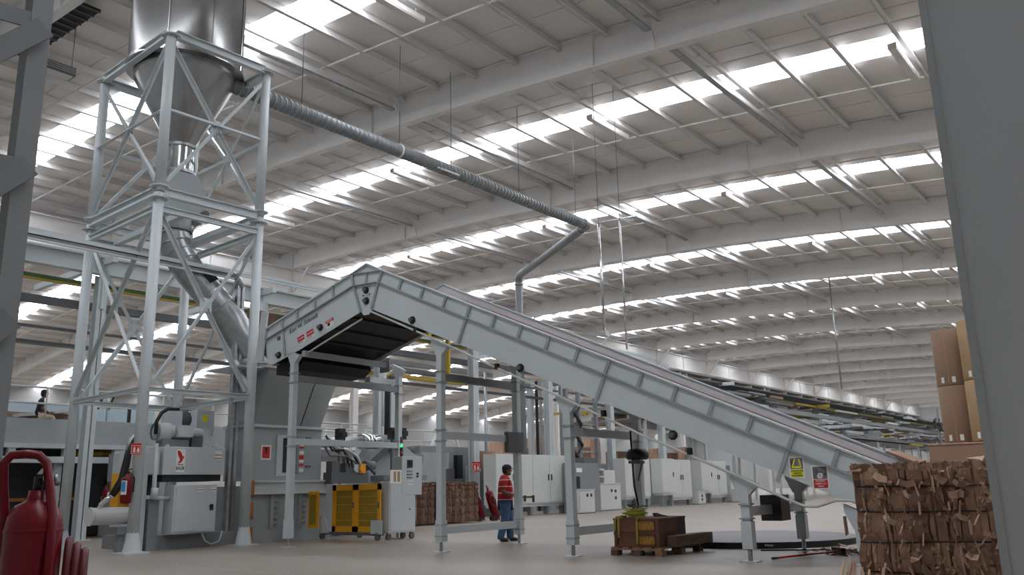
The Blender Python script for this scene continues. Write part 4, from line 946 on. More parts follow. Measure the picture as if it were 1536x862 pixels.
cabinet('long white four-door electrical cabinet behind the walking man', 29.3, 34.6, 24.5, 25.2, .5, 2.72, 4)
cabinet('white double-door cabinet left of the gap, right of the cable loop', 46.5, 49.0, 25.2, 25.9, .45, 2.7, 2)
cabinet('narrow white side cabinet attached left of that double-door cabinet', 45.0, 46.45, 25.0, 25.7, .75, 2.74, 1)
cabinet('white double-door cabinet farthest right under the conveyor', 52.6, 55.1, 25.7, 26.4, .45, 2.7, 2)
cabinet('narrow white side cabinet left of the farthest double-door cabinet', 51.0, 52.55, 25.5, 26.2, .75, 2.72, 1)
cabinet('pale tall cabinet behind the small rack, before the cable loop post', 40.9, 43.6, 25.0, 25.7, .6, 2.7, 2)
def desk(lab, x0, x1, y0, y1, z1, slots, nm='control_box', m=M_cab):
    t = thing(nm, lab, 'control box', ((x0+x1)/2, (y0+y1)/2, 0))
    obj('body', MB().box(x0, x1, y0, y1, .04, z1), m, t, .01); obj('top', MB().box(x0-.03, x1+.03, y0-.03, y1+.03, z1, z1+.05), m, t)
    obj('door', MB().box(x0+.05, x1-.05, y0-.02, y0, .1, z1-.08), m, t)
    for fx_, fz in slots: obj('switch', MB().box(x0+(x1-x0)*fx_, x0+(x1-x0)*fx_+.12, y0-.05, y0-.02, z1*fz, z1*fz+.14), M_black, t)
    obj('base', MB().box(x0, x1, y0, y1, 0, .04), M_greyd, t); return t
desk('small white control box in front of the grey machine, beside the conveyor leg', 33.5, 34.8, 23.0, 23.6, 1.05, ((.45, .72), (.7, .72)))
desk('white floor cabinet with three black switches right of the grey machine', 36.9, 39.1, 24.2, 24.9, 1.32, ((.55, .7), (.72, .68), (.72, .42)))
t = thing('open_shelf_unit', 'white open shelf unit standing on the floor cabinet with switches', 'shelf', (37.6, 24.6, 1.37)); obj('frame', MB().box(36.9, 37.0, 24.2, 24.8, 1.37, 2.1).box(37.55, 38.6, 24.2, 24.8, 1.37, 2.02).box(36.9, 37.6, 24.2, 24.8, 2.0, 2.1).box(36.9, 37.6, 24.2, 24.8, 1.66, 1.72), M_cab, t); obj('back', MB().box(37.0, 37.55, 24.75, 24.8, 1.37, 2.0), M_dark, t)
desk('small white box with two black switches right of the double-door cabinet', 49.3, 50.2, 24.9, 25.4, .74, ((.35, .6), (.35, .3)))
desk('small white box with two black switches at the far end of the cabinets', 54.5, 55.6, 24.6, 25.1, .8, ((.35, .6), (.35, .3)))
desk('white post box standing above the far small box', 55.5, 56.2, 25.6, 26.0, 1.9, ((.3, .8), (.3, .6)))
def machine(lab, boxes, nm='machine', cat='machine'):
    x0, x1, y0, y1 = boxes[0][0:4]
    t = thing(nm, lab, cat, ((x0+x1)/2, (y0+y1)/2, 0))
    for b in boxes: obj(b[7] if len(b) > 7 else 'housing', MB().box(*b[:6]), b[6], t)
    return t
machine('dark grey machine housing behind the white control box', [(34.25, 36.4, 23.7, 24.4, 0, 2.35, M_grey), (35.1, 36.4, 23.75, 24.4, 2.36, 2.6, M_greyd, 'hood'), (34.35, 34.8, 23.66, 23.7, 1.9, 2.1, M_white, 'vent_panel'), (34.35, 34.6, 23.66, 23.7, 1.15, 1.7, M_black, 'slot')])
machine('grey panelled machine housing rising behind the two brown bales', [(27.4, 31.2, 27.3, 28.15, 0, 3.15, M_grey), (27.2, 29.0, 27.0, 27.3, 0, 2.85, M_baler, 'front_panel'), (28.2, 29.3, 26.95, 27.0, 1.55, 2.15, M_greyd, 'hatch'), (29.3, 29.65, 26.75, 27.0, 1.7, 2.75, M_black, 'black_panel'), (30.2, 31.0, 27.1, 27.3, 1.4, 2.3, M_baler, 'side_box')])
machine('dark machine with black openings behind the left brown bale', [(22.6, 24.4, 24.2, 25.4, 0, 2.3, M_dark), (22.4, 24.4, 24.1, 24.2, 2.25, 2.6, M_grey, 'top_beam'), (22.6, 23.6, 24.05, 24.1, 1.95, 2.02, M_white, 'rail'), (22.6, 23.6, 24.05, 24.1, 1.65, 1.72, M_white, 'rail'), (22.7, 22.8, 24.05, 24.1, 1.2, 2.1, M_white, 'rail')])
t = thing('roller_unit', 'row of dark drums on top of the machine behind the control cabinet', 'roller', (23.3, 24.5, 2.6))
for i, (x, m_) in enumerate(((22.7, M_yel), (23.2, M_black), (23.7, M_greyd), (24.1, M_greyd))): obj('drum', MB().tube([(x, 24.2, 2.74), (x, 24.8, 2.74)], .14, 12), m_, t)
def roll_h(lab, u, v, z0, h, r): roll(lab, u, v, z0, h, r, M_kraft, 'brown paper rolls on the machine line')
roll_h('small brown paper roll standing on a stand at the grey panelled machine end', 30.95, 26.6, 1.95, 1.0, .26)
roll_h('second small brown paper roll beside it behind the white cabinet', 31.55, 26.7, 1.95, 1.0, .26)
o = obj('roll_stand', MB().box(30.5, 32.0, 26.2, 27.0, 0, 1.95), M_grey); tag(o, 'grey stand under the two small paper rolls behind the white cabinet', 'stand')
R = random.Random(4)
bxs = [(36.5, 30, 1.1), (37.8, 30, .8), (39.4, 30, 1.4), (44.0, 30, 1.0), (45.2, 30, 1.5), (50.0, 31, .9), (57.5, 32, 1.3), (59.2, 32, 1.0), (61.5, 32, 1.5)]
o = obj('goods_platform', MB().box(35, 64, 29.5, 33.5, 0, 2.6), M_grey); tag(o, 'low grey platform carrying cardboard cartons behind the white cabinets', 'platform')
for i, (x, y, h) in enumerate(bxs):
    o = obj('carton', MB().box(x, x+1.1, y, y+1, 2.6, 2.6+h), M_kraft if i % 2 else M_card); tag(o, ['brown carton just right of the black cable bundle', 'low ochre carton beside the pale column foot', 'tall brown carton above the white cabinet right door', 'brown carton left of the scissor mast', 'tall ochre carton right of the scissor mast', 'low brown carton behind the black drum motor', 'ochre carton above the double-door cabinet left edge', 'low brown carton above the double-door cabinet right edge', 'tall brown carton farthest right under the conveyor'][i], 'carton', 'cartons on the grey platform')
t = thing('lift_mast', 'tall scissor mast with black arms between steel rails behind the cabinets', 'mast', (38.6, 26.6, 0))
for x in (37.7, 38.9, 40.6): obj('rail', MB().box(x, x+.18, 26.5, 26.7, 0, 6.4), M_grey, t)
for i in range(4):
    z = 1.2+i*1.1
    obj('scissor_arm', MB().bar((37.8, 26.45, z), (39.0, 26.45, z+1.1), .1, .12), M_black, t); obj('scissor_arm', MB().bar((39.0, 26.4, z), (37.8, 26.4, z+1.1), .1, .12), M_black, t)
for i in range(7): obj('ladder_rung', MB().box(38.9, 40.6, 26.55, 26.62, .8+i*.75, .88+i*.75), M_galv, t)
# conduit uprights in the middle background
for i, (px_u, v, w, z1, m_, lab) in enumerate(((31.3, 27.5, .2, 6.6, M_tower, 'pale vertical duct left of the ribbed riser'), (32.2, 27.5, .16, 6.9, M_galv, 'galvanised vertical pipe next left of the ribbed riser'), (37.2, 28.5, .26, 7, M_tower, 'pale upright post just right of the ribbed riser'), (37.75, 28.5, .12, 7, M_black, 'black vertical cable bundle right of the ribbed riser'), (38.1, 28.5, .14, 7, M_galv, 'galvanised upright beside the black cable bundle'), (37.4, 26.6, .16, 7, M_galv, 'chain-marked galvanised pipe right of the pale column'))):
    o = obj('service_upright', MB().box(px_u, px_u+w, v, v+w, 0, z1)if i != 1 else MB().tube([(px_u, v, 0), (px_u, v, z1)], w/2, 10), m_); tag(o, lab, 'pipe')
t = thing('cable_riser', 'black cable bundle in a pale arched guide beside the pale column behind the guard', 'cable', (22.3, 24.0, 0))
obj('cable', MB().tube([(22.35, 24.0, 0), (22.35, 24.0, 5.1), (22.45, 24.0, 5.4), (22.7, 24.0, 5.55)], .11, 10), M_black, t); obj('guide', MB().box(22.55, 22.85, 24.0, 24.15, 0, 5.5), M_tower, t); obj('guide_pipe', MB().tube([(22.15, 24, 3.6), (22.15, 24, 5.2), (22.3, 24, 5.6), (22.6, 24, 5.75)], .03, 8), M_cab, t)
# bright arch
o = obj('white_arch', MB().tube([(29.2, 28.33, 0), (29.2, 28.33, 3.2), (29.5, 28.33, 3.7), (30.2, 28.33, 3.95), (30.9, 28.33, 3.7), (31.1, 28.33, 3.2), (31.1, 28.33, 0)], .08, 8)  , M_white); tag(o, 'white bent pipe arch above the machines left of the sign column', 'pipe')

# handrails and mezzanine machine at left
def railing(lab, p, q_, z0, posts, h=1.0, mids=1):
    t = thing('handrail', lab, 'railing', (p[0], p[1], z0))
    P, Q = Vector((*p, z0)), Vector((*q_, z0))
    for i in range(mids+1):
        zz = Vector((0, 0, h*(i+1)/(mids+1))); obj('rail', MB().tube([P+zz, Q+zz], .032, 8), M_cab, t)
    for i in range(posts):
        c = P.lerp(Q, i/(posts-1)); obj('post', MB().tube([c, c+Vector((0, 0, h))], .028, 8), M_cab, t)
    return t
mz_ = thing('mezzanine_machine', 'long grey raised machine line with deck beams at the left behind the tower', 'machine', (10, 28.5, 0))
obj('side_plate', MB().box(0, 19.5, 27.8, 28.0, 2.87, 3.62), M_baler, mz_)
obj('deck', MB().box(0, 19.5, 28.0, 31.0, 3.2, 3.55), M_grey, mz_)
obj('lower_ledge', MB().box(0, 19.5, 27.6, 28.1, 2.72, 2.86), M_balerl, mz_)
obj('lower_beam', MB().box(0, 14.6, 27.6, 27.9, 2.28, 2.47), M_balerl, mz_)
obj('recess_shade_fill', MB().box(0, 16.5, 28.6, 31, .05, 2.75), M_dark, mz_)  # near-black fill painting the shade of the recess below the deck
obj('brown_band', MB().box(0, 13.5, 28.5, 28.6, 1.15, 1.25), M_rust, mz_)
obj('yellow_post', MB().box(14.1, 14.4, 28.4, 28.6, .7, 1.9), M_kraftl, mz_)
for i in range(9):
    x = 1+i*1.6; obj('bracket', MB().box(x, x+.2, 27.65, 27.85, 2.47, 2.75), M_balerl, mz_)
for x, m_ in ((3, M_trayg), (5.2, M_grey), (8.4, M_galv), (9.6, M_greyd), (12.6, M_trayy), (13.6, M_trayy), (15.5, M_trayg)): obj('roller_part', MB().tube([(x, 28.1, 2.6), (x+1.2, 28.1, 2.6)], .09, 8), m_, mz_)
for x in (2, 7, 12, 15.5): obj('support_leg', MB().box(x, x+.25, 27.8, 28.05, 0, 2.3), M_baler, mz_)
obj('yellow_end_box', MB().box(9.2, 10.4, 29.2, 30, 3.55, 4.6), M_trayy, mz_); obj('wood_board', MB().box(9.8, 13.2, 29.5, 30.2, 3.55, 3.95), M_kraft, mz_)
obj('feed_table', MB().prism([(11.3, 28.95, 3.75), (13.1, 28.95, 4.0), (13.1, 28.95, 4.08), (11.3, 28.95, 3.85)], (0, 1.2, 0)), M_cab, mz_)
for i in range(4):
    x = 12.55+i*.36; obj('screen_panel', MB().prism([(x, 28.6, 4.1), (x+.28, 28.6, 4.15), (x+.4, 28.6, 4.5), (x+.12, 28.6, 4.45)], (0, .03, 0)), M_cab, mz_)
    obj('screen_frame', MB().bar((x+.3, 28.58, 4.08), (x+.44, 28.58, 4.52), .05, .05), M_black, mz_)
obj('window_frame', MB().box(14.6, 14.68, 28.5, 28.6, 3.62, 4.2).box(17.6, 17.68, 28.5, 28.6, 3.62, 4.2).box(14.6, 17.68, 28.5, 28.6, 4.16, 4.22).box(14.6, 17.68, 28.5, 28.6, 3.6, 3.66).box(16.1, 16.16, 28.5, 28.6, 3.62, 4.2), M_black, mz_)
railing('white handrail on the raised machine line behind the seated man', (2, 27.85), (19.3, 27.85), 3.6, 10, .98)
railing('white handrail rising behind the baler chute', (18.6, 27.0), (24, 27.0), 2.9, 5, 1.0, 2)
railing('white handrail sloping across the gap right of the chute', (20.5, 30.5), (27.5, 30.5), 3.0, 6, 1.0, 2)
railing('white handrail seen left of the second conveyor leg', (25.0, 28.7), (30.5, 28.7), 2.95, 5, 1.0, 1)
o = obj('raised_platform', MB().box(18.6, 31, 28.5, 33, 2.65, 2.95), M_grey)
for x in (19, 24.5, 30.5): obj('support_leg', MB().box(x, x+.2, 28.9, 29.1, 0, 2.65), M_grey, o)
tag(o, 'grey raised platform behind the baler handrails', 'platform')
o = obj('machine_housing', MB().box(13.5, 15.6, 27.0, 27.7, .02, 1.25).box(13.4, 14.1, 26.9, 27.2, 1.7, 2.55).tube([(14.2, 26.8, 1.55), (14.2, 27.1, 1.55)], .22, 14), M_baler); tag(o, 'grey control housing with round cover behind the black hydraulic hoses', 'machine')
o = obj('wall_cladding', MB().box(13, 24, 44, 44.3, 3.5, 5.8), mat('pale_blue_panel', (168, 186, 196), .5, var=.05)); tag(o, 'pale blue cladding panel far behind the seated man', 'panel')

# ================================================================== OVERHEAD SERVICE BRIDGE along the hall
bdg = thing('service_bridge', 'long overhead bridge of beams and trays running down the hall', 'bridge', (30, 26.2, 7.0))
obj('runway_beam', MB().box(-2, 46, 26.05, 26.35, 8.54, 8.6).box(-2, 46, 26.18, 26.22, 8.08, 8.56).box(-2, 46, 26.05, 26.35, 8.02, 8.08), M_tower, bdg)
obj('yellow_rail', MB().box(-2, 140, 26.9, 27.0, 7.72, 7.78), M_trayy, bdg)
obj('green_rail', MB().box(-2, 140, 26.9, 27.0, 7.80, 7.9), M_trayg, bdg)
obj('dark_channel', MB().box(-2, 60, 26.7, 26.95, 6.98, 7.2), M_greyd, bdg)
obj('lower_conduit', MB().box(-2, 60, 27.2, 27.3, 6.3, 6.38), M_greyd, bdg)
obj('lower_conduit', MB().box(-2, 60, 28.0, 28.3, 5.95, 6.05), M_greyd, bdg)
obj('cable_ladder', MB().box(-2, 46, 25.4, 25.45, 8.75, 8.85).box(-2, 46, 25.75, 25.8, 8.75, 8.85), M_tower, bdg)
cb0 = None
for i in range(7):
    m_ = MB().box(29.92, 30.08, 25.4, 31.0, 8.3, 8.5).box(29.95, 30.05, 26.0, 26.1, 6.9, 8.3)
    if cb0 is None: cb0 = o = obj('cross_beam', m_, M_tower, bdg)
    else: o = link_copy(cb0, bdg)
    o.location.x = 12.2+5.87*i - 30
obj('yellow_hook_beam', MB().box(26.2, 28.4, 25.6, 25.8, 7.75, 7.9).box(27.5, 27.62, 25.6, 25.8, 5.9, 7.75).box(22.2, 30.5, 26.5, 26.7, 5.95, 6.1), M_trayy, bdg)
obj('grey_cross_truss', MB().box(20.5, 34, 28.5, 28.7, 6.9, 7.1).box(20.5, 34, 29.8, 30.0, 7.6, 7.8).box(22, 36, 27.6, 27.75, 6.45, 6.6), M_grey, bdg)
# dense far part of the bridge: conveyors, trays, posts
R = random.Random(12)
fm = {m_: MB() for m_ in (M_grey, M_tower, M_greyd, M_trayy, M_kraft)}
ks = list(fm)
for i in range(420):
    u = 46+R.random()**1.3*95; v = R.uniform(25.3, 31.5); z = R.uniform(5.0, 8.1)
    m_ = R.choice((ks[0], ks[1], ks[2], ks[1], ks[0], R.choice((ks[3], ks[4], ks[1]))))
    if R.random() < .55: l = R.uniform(1.5, 6); fm[m_].box(u, u+l, v, v+R.uniform(.1, .5), z, z+R.uniform(.06, .25))
    else: l = R.uniform(1, 4); fm[m_].box(u, u+R.uniform(.1, .3), v, v+l, z, z+R.uniform(.08, .3))
for m_ in ks:
    if fm[m_].f: tag(obj('tangled_conveyors', fm[m_], m_, bdg), kind='stuff')
obj('added_dark_underside', MB().box(46, 140, 26.4, 31.5, 8.2, 8.3), M_greyd, bdg)  # dark plate added to make the underside of the far bridge dark
obj('bridge_deck', MB().box(46, 140, 27, 31.5, 5.2, 5.3).box(46, 140, 27, 27.15, 5.2, 5.6).box(60, 140, 24.9, 25.1, 6.4, 6.7), M_grey, bdg)
po0 = None
for i in range(34):
    if po0 is None: po0 = o = obj('bridge_post', MB().box(-.09+OFF[bdg.name].x, .09+OFF[bdg.name].x, -.09+OFF[bdg.name].y, .09+OFF[bdg.name].y, OFF[bdg.name].z*0, 5.3), M_tower, bdg)
    else: o = link_copy(po0, bdg)
    o.location = Vector((47+i*2.7, (27.1, 29.5, 31.2)[i % 3], 0)) - Vector((OFF[bdg.name].x, OFF[bdg.name].y, 0))
t = thing('roller_rack', 'row of dark uprights and tangled rollers at the far end of the bridge', 'rack', (120, 24.6, 0))
for i in range(5): obj('upright', MB().box(112+i*3.2, 112.2+i*3.2, 24.4, 24.6, 0, 9.5-i*.4), M_grey, t)
m = MB()
for i in range(40): a = R.uniform(108, 126); m.bar((a, 24.2, R.uniform(6.6, 8.3)), (a+R.uniform(.5, 2), 24.3, R.uniform(6.6, 8.3)), .15, .15)
tag(obj('roller_tangle', m, M_dark, t), kind='stuff')
# thin drop pipe at far right
t = thing('service_drop', 'single thin pipe hanging before the far rafters at right', 'pipe', (60, 21.5, 6))
obj('pipe', MB().tube([(60.05, 19.0, 15.33), (60.2, 19.0, 7.4)], .06, 8), M_galv, t); obj('cross_arm', MB().bar((58.9, 19.6, 15.1), (60.4, 18.7, 15.1), .08, .08), M_cab, t)
o = obj('slotted_light_fixture', MB().box(9.98, 10.95, 26.6, 27.1, 14.5, 14.78), M_greyd); tag(o, 'dark slotted light fixture hanging under the roof at upper left', 'luminaire')  # slotted light fixture, modelled unlit
for z in (14.55, 14.62, 14.69): obj('slot', MB().box(10.0, 10.93, 26.58, 26.6, z, z+.03), M_galv, o)
obj('lower_panel', MB().box(10.05, 10.9, 26.65, 27.05, 14.48, 14.5), M_cab, o)
for x in (10.05, 10.9): obj('hanger', MB().tube([(x, 26.85, 14.78), (x, 26.85, zr(26.85)+1.25)], .012, 5), M_greyd, o)
# conveyor-side items
t = thing('drum_motor', 'black drum motor on the rear conveyor leg above the pallet', 'motor', tuple(fpt((-8.41, 15.98, 1.6), 'C')))
ml = fpt((-8.41, 15.98, 0), 'C'); mx_, my_ = ml.x-.1, ml.y-.12
obj('drum', MB().lathe([(0, 1.72), (.2, 1.72), (.24, 1.76), (.24, 1.86), (.18, 1.93), (0, 1.95)], (mx_, my_, 0), 20), M_black, t); obj('bracket', MB().box(mx_-.28, mx_+.2, my_-.05, my_+.05, 1.64, 1.7).bar((mx_+.2, my_, 1.7), (mx_, my_, 1.3), .03, .03), M_greyd, t)
cpts = [(mx_-.22, my_, 2.3), (mx_-.2, my_, 1.7), (mx_-.18, my_, 1.2), (mx_-.1, my_, .95), (mx_-.06, my_, .8), (mx_-.14, my_, .72), (mx_-.26, my_, .76), (mx_-.28, my_, .86), (mx_-.2, my_, .95)]
obj('loop_cable', MB().tube(cpts, .022, 8), M_black, t)
o = obj('junction_box', MB().box(*[c for c in (lambda p: (p.x-.28, p.x+.28, p.y-.12, p.y, 2.0, 2.45))(fpt((-11.5, 15.95, 0), 'C'))]), M_greyd); tag(o, 'grey junction box fixed to the rear conveyor leg above the walking man', 'box')

# ================================================================== PEOPLE
def skin_mesh(name, verts, edges, m, parent, sub=2, root=0):
    """one continuous surface grown around joints; verts = (x, y, z, radius_x, radius_y)"""
    me = bpy.data.meshes.new(name); me.from_pydata([v[:3] for v in verts], edges, [])
    me.materials.append(m)
    o = bpy.data.objects.new(name, me); C.objects.link(o); o.parent = parent
    me.skin_vertices.new() if hasattr(me.skin_vertices, 'new') else None
    sk = o.modifiers.new('skin', 'SKIN'); sk.use_smooth_shade = True; sk.branch_smoothing = .4
    if not me.skin_vertices:
        bpy.context.view_layer.objects.active = o
    for i, v in enumerate(verts):
        sv = me.skin_vertices[0].data[i]; sv.radius = (v[3], v[4] if len(v) > 4 else v[3]); sv.use_root = (i == root)
    ss = o.modifiers.new('sub', 'SUBSURF'); ss.levels = sub; ss.render_levels = sub
    return o
def head(parent, c, face, hair, cap=None):
    """head centred at c; face = rotation about z of the facing direction"""
    R_ = Matrix.Rotation(face, 3, 'Z'); c = Vector(c)
    T = lambda mb: [setattr(mb, 'v', [c + R_ @ v for v in mb.v]), mb][1]
    prof = [(0, -.125), (.04, -.12), (.062, -.1), (.072, -.06), (.076, -.01), (.08, .03), (.078, .07), (.06, .1), (.03, .118), (0, .122)]
    h = MB().lathe(prof, (0, 0, 0), 20); h.v = [Vector((v.x*1.22+(.018 if v.z < -.07 and v.x > 0 else 0), v.y*.98, v.z)) for v in h.v]
    ho = obj('head', T(h), M_skin, parent)
    obj('nose', T(MB().prism([(.085, -.014, -.03), (.085, .014, -.03), (.088, .004, .02), (.088, -.004, .02)], (.025, 0, -.006))), M_skin, ho)
    for y in (-.032, .032): obj('eye', T(MB().lathe([(0, -.009), (.009, 0), (0, .009)], (.088, y, .012), 8)), M_ink, ho)
    obj('mouth', T(MB().box(.088, .094, -.022, .022, -.066, -.058)), M_boxd, ho)
    for y in (-.078, .078): obj('ear', T(MB().lathe([(0, -.03), (.012, -.015), (.014, .01), (0, .03)], (-.005, y, -.01), 8)), M_skin, ho)
    hr = MB().lathe([(.083, -.02), (.087, .03), (.084, .075), (.066, .106), (.03, .126), (0, .13)], (-.012, 0, 0), 18); hr.v = [Vector((v.x*1.16-(.012 if v.z < .02 else 0), v.y, v.z)) for v in hr.v if True]
    obj('hair', T(hr), hair, ho)
    obj('hair_back', T(MB().lathe([(.06, -.09), (.08, -.05), (.086, .02)], (-.03, 0, 0), 14)), hair, ho)
    if cap:
        k = MB().lathe([(.094, .028), (.096, .06), (.082, .105), (.045, .135), (0, .142)], (-.006, 0, 0), 20); k.v = [Vector((v.x*1.2, v.y, v.z)) for v in k.v]
        ko = obj('cap', T(k), cap, parent)
        obj('cap_peak', T(MB().prism([(.09, -.07, .035), (.15, -.055, .022), (.185, 0, .018), (.15, .055, .022), (.09, .07, .035)], (0, 0, .01))), cap, ko)
    return ho
def hand(parent, wrist, dirv, thumb, curl=.5):
    """palm with four curled fingers and a thumb"""
    w = Vector(wrist); d = Vector(dirv).normalized(); t = Vector(thumb); t = (t-d*t.dot(d)).normalized(); n = d.cross(t)
    p = obj('palm', MB().bar(w, w+d*.09, .035, .075, tuple(t)), M_skin, parent, .012)
    for i, ln in enumerate((.065, .075, .07, .055)):
        b = w+d*.088+t*(.03-i*.02); m1 = b+d*ln*.5+n*ln*curl*.25; e = m1+d*ln*.3+n*ln*curl*.6
        obj('finger', MB().tube([b, m1, e], [.0095, .009, .007], 8), M_skin, p)
    b = w+d*.03+t*.035; m1 = b+d*.03+t*.028; obj('thumb', MB().tube([b, m1, m1+d*.032+t*.004], [.0115, .0105, .008], 8), M_skin, p)
    return p
def walker():
    pz = local('person', 'man in red striped polo, navy cap and jeans walking past the conveyor leg', 'person', (16.0, 13.1, 0), math.atan2(-.782, .623))
    # x forward, y to his left; right side faces the camera
    V_ = [(0, 0, .96, .135, .115), (.005, 0, 1.12, .14, .115), (.01, 0, 1.3, .16, .12), (.0, 0, 1.44, .11, .09), (.015, 0, 1.5, .052), (.03, 0, 1.56, .05),
          (0, -.1, .92, .1), (.0, -.11, .52, .055), (-.12, -.11, .11, .036), (-.02, -.12, .045, .042), (.08, -.125, .035, .036),
          (0, .1, .92, .1), (.1, .1, .52, .055), (.10, .1, .11, .036), (.2, .11, .045, .042), (.3, .115, .035, .036),
          (-.01, -.19, 1.42, .062), (-.05, -.245, 1.13, .06), (.19, -.2, 1.05, .045), (-.01, .19, 1.42, .062), (-.02, .24, 1.13, .06), (.2, .17, 1.08, .045)]
    E_ = [(0, 1), (1, 2), (2, 3), (3, 4), (4, 5), (0, 6), (6, 7), (7, 8), (8, 9), (9, 10), (0, 11), (11, 12), (12, 13), (13, 14), (14, 15), (3, 16), (16, 17), (17, 18), (3, 19), (19, 20), (20, 21)]
    skin_mesh('body', V_, E_, M_skin, pz)
    sh = [(0, 0, .84, .2, .19), (0, 0, .95, .2, .185), (.01, 0, 1.12, .2, .18), (.01, 0, 1.3, .215, .175), (.0, 0, 1.45, .15, .13), (.012, 0, 1.53, .085), (-.01, -.2, 1.43, .115), (-.045, -.245, 1.17, .098), (-.01, .2, 1.43, .115), (-.02, .24, 1.17, .098)]
    s_ = skin_mesh('polo_shirt', sh, [(0, 1), (1, 2), (2, 3), (3, 4), (4, 5), (4, 6), (6, 7), (4, 8), (8, 9)], M_polo, pz)
    # stripes: material bands across the cloth, as knitted
    nt = M_polo.node_tree; N = nt.nodes; L = nt.links
    tc = N.new('ShaderNodeTexCoord'); sx = N.new('ShaderNodeSeparateXYZ'); L.new(tc.outputs['Object'], sx.inputs[0])
    md = N.new('ShaderNodeMath'); md.operation = 'PINGPONG'; md.inputs[1].default_value = .075
    ad = N.new('ShaderNodeMath'); ad.operation = 'ADD'; ad.inputs[1].default_value = .02; L.new(sx.outputs['Z'], ad.inputs[0]); L.new(ad.outputs[0], md.inputs[0])
    gt = N.new('ShaderNodeMath'); gt.operation = 'GREATER_THAN'; gt.inputs[1].default_value = .064; L.new(md.outputs[0], gt.inputs[0])
    mx = N.new('ShaderNodeMix'); mx.data_type = 'RGBA'; L.new(gt.outputs[0], mx.inputs['Factor'])
    b = N['Principled BSDF']; old = b.inputs['Base Color'].links[0].from_socket
    L.new(old, mx.inputs['A']); mx.inputs['B'].default_value = (*lin((214, 176, 164)), 1); L.new(mx.outputs['Result'], b.inputs['Base Color'])
    tr = [(0, 0, .95, .18, .165), (0, -.09, .86, .15), (.0, -.1, .52, .108), (-.12, -.105, .12, .09), (-.11, -.105, .04, .09), (0, .09, .86, .15), (.1, .1, .52, .108), (.10, .1, .12, .09), (.11, .1, .04, .09)]
    skin_mesh('jeans', tr, [(0, 1), (1, 2), (2, 3), (3, 4), (0, 5), (5, 6), (6, 7), (7, 8)], M_jean, pz)
    for (x, y) in ((-.12, -.115), (.10, .108)):
        skin_mesh('shoe', [(x-.03, y, .06, .066, .06), (x+.06, y-.005, .055, .064, .055), (x+.18, y-.008, .042, .058, .042)], [(0, 1), (1, 2)], M_shoe, pz, 2)
    head(pz, (.06, 0, 1.63), 0.05, M_hair, M_cap)
    hand(pz, (.19, -.2, 1.05), (1, .1, -.12), (.1, .3, 1), .9)
    hand(pz, (.2, .17, 1.08), (1, -.1, -.1), (.1, -.3, 1), .9)
    return pz
walker()
t = local('clamp_tool', 'brown metal clamp held out in front of the walking man', 'tool', (16.32, 12.72, 1.0), math.atan2(-.782, .623))
obj('bar', MB().box(-.18, .2, -.02, .02, -.02, .02), M_woodd, t); obj('jaw', MB().box(.14, .2, -.02, .02, -.12, .04), M_woodd, t); obj('jaw', MB().box(-.06, 0, -.02, .02, -.1, .04), M_woodd, t)

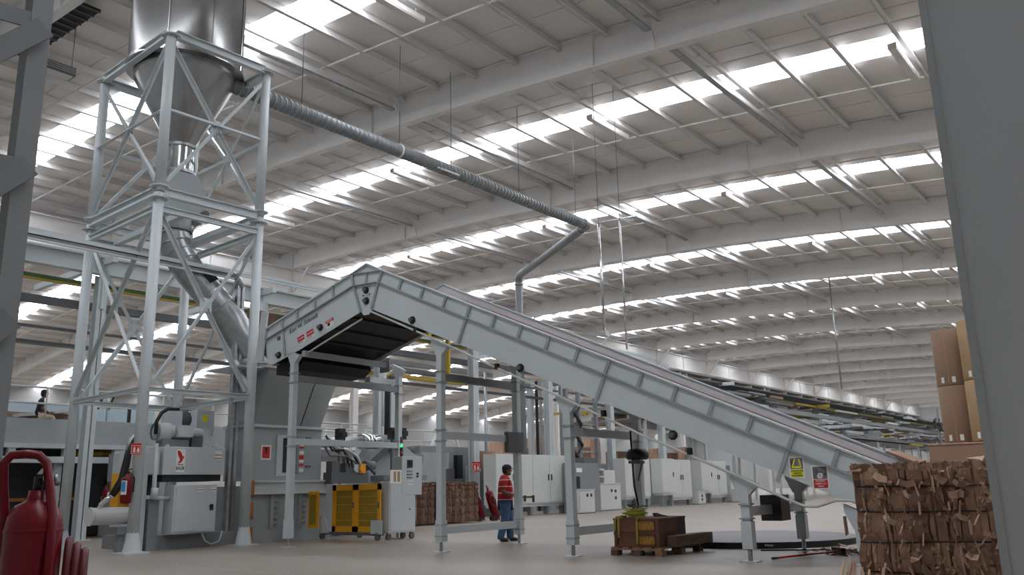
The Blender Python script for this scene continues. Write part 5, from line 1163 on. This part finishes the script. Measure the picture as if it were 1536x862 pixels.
def sitter():
    pz = local('person', 'man in navy shirt and khaki trousers sitting on the raised machine line', 'person', (11.65, 28.45, 3.62), math.atan2(-.35, .94))
    V_ = [(0, 0, .12, .13, .12), (.03, 0, .32, .125, .1), (.05, 0, .5, .14, .1), (.06, 0, .62, .09, .08), (.09, 0, .7, .05), (.11, 0, .76, .048),
          (.1, -.1, .11, .085), (.42, -.11, .1, .065), (.44, -.11, -.3, .05), (.1, .1, .11, .085), (.42, .11, .1, .065), (.44, .11, -.3, .05),
          (.05, -.19, .58, .06), (.1, -.24, .32, .045), (.3, -.16, .22, .033), (.05, .19, .58, .06), (.1, .24, .32, .045), (.3, .16, .22, .033)]
    E_ = [(0, 1), (1, 2), (2, 3), (3, 4), (4, 5), (0, 6), (6, 7), (7, 8), (0, 9), (9, 10), (10, 11), (3, 12), (12, 13), (13, 14), (3, 15), (15, 16), (16, 17)]
    skin_mesh('body', V_, E_, M_skin, pz)
    skin_mesh('shirt', [(0, 0, .12, .155, .14), (.03, 0, .32, .15, .12), (.05, 0, .5, .165, .125), (.06, 0, .64, .1, .09), (.05, -.19, .6, .08), (.09, -.235, .38, .068), (.05, .19, .6, .08), (.09, .235, .38, .068)], [(0, 1), (1, 2), (2, 3), (3, 4), (4, 5), (3, 6), (6, 7)], M_shirt, pz)
    skin_mesh('trousers', [(0, 0, .1, .15, .13), (.1, -.1, .11, .105), (.42, -.11, .1, .085), (.44, -.11, -.28, .07), (.1, .1, .11, .105), (.42, .11, .1, .085), (.44, .11, -.28, .07)], [(0, 1), (1, 2), (2, 3), (0, 4), (4, 5), (5, 6)], M_khaki, pz)
    for y in (-.11, .11): skin_mesh('shoe', [(.43, y, -.36, .05, .05), (.55, y, -.38, .045, .035)], [(0, 1)], M_shoe, pz)
    head(pz, (.13, 0, .84), -.1, M_hair)
    hand(pz, (.3, -.16, .22), (1, .2, -.2), (0, .4, 1)); hand(pz, (.3, .16, .22), (1, -.2, -.2), (0, -.4, 1))
sitter()
o = obj('stool', MB().box(11.45, 11.9, 28.25, 28.7, 3.55, 3.66), M_khaki); tag(o, 'low pale box seat under the sitting man', 'seat')

DOT0, DOT1 = (8.6, 15.2), (8.5, 11.2)
R = random.Random(31); m = MB()
for i in range(46):
    f_ = i/45; p = Vector((DOT0[0]+(DOT1[0]-DOT0[0])*f_+R.uniform(-.04, .04), DOT0[1]+(DOT1[1]-DOT0[1])*f_+R.uniform(-.04, .04), 0)); r = R.uniform(.012, .022)
    m.prism([(p.x+r*math.cos(g*PI/3), p.y+r*math.sin(g*PI/3), .001) for g in range(6)], (0, 0, .002))
tag(obj('floor_specks', m, M_cab), 'line of small white specks on the concrete before the tower', 'marks', None, 'stuff')

t = thing('roof_vent', 'dark louvred vent panel under the roof at the upper left corner', 'vent', (10.5, 28, zr(28)+.9))
m = MB()
for i in range(8):
    v = 25.8+i*.7; m.box(9.92, 11.2, v, v+.62, zr(v)+.93, zr(v)+.96)
obj('backing', m, M_dark, t)
for i in range(12):
    v = 25.85+i*.45; obj('louvre_slat', MB().bar((9.92, v, zr(v)+.88), (11.2, v, zr(v)+.88), .05, .05), M_greyd, t)
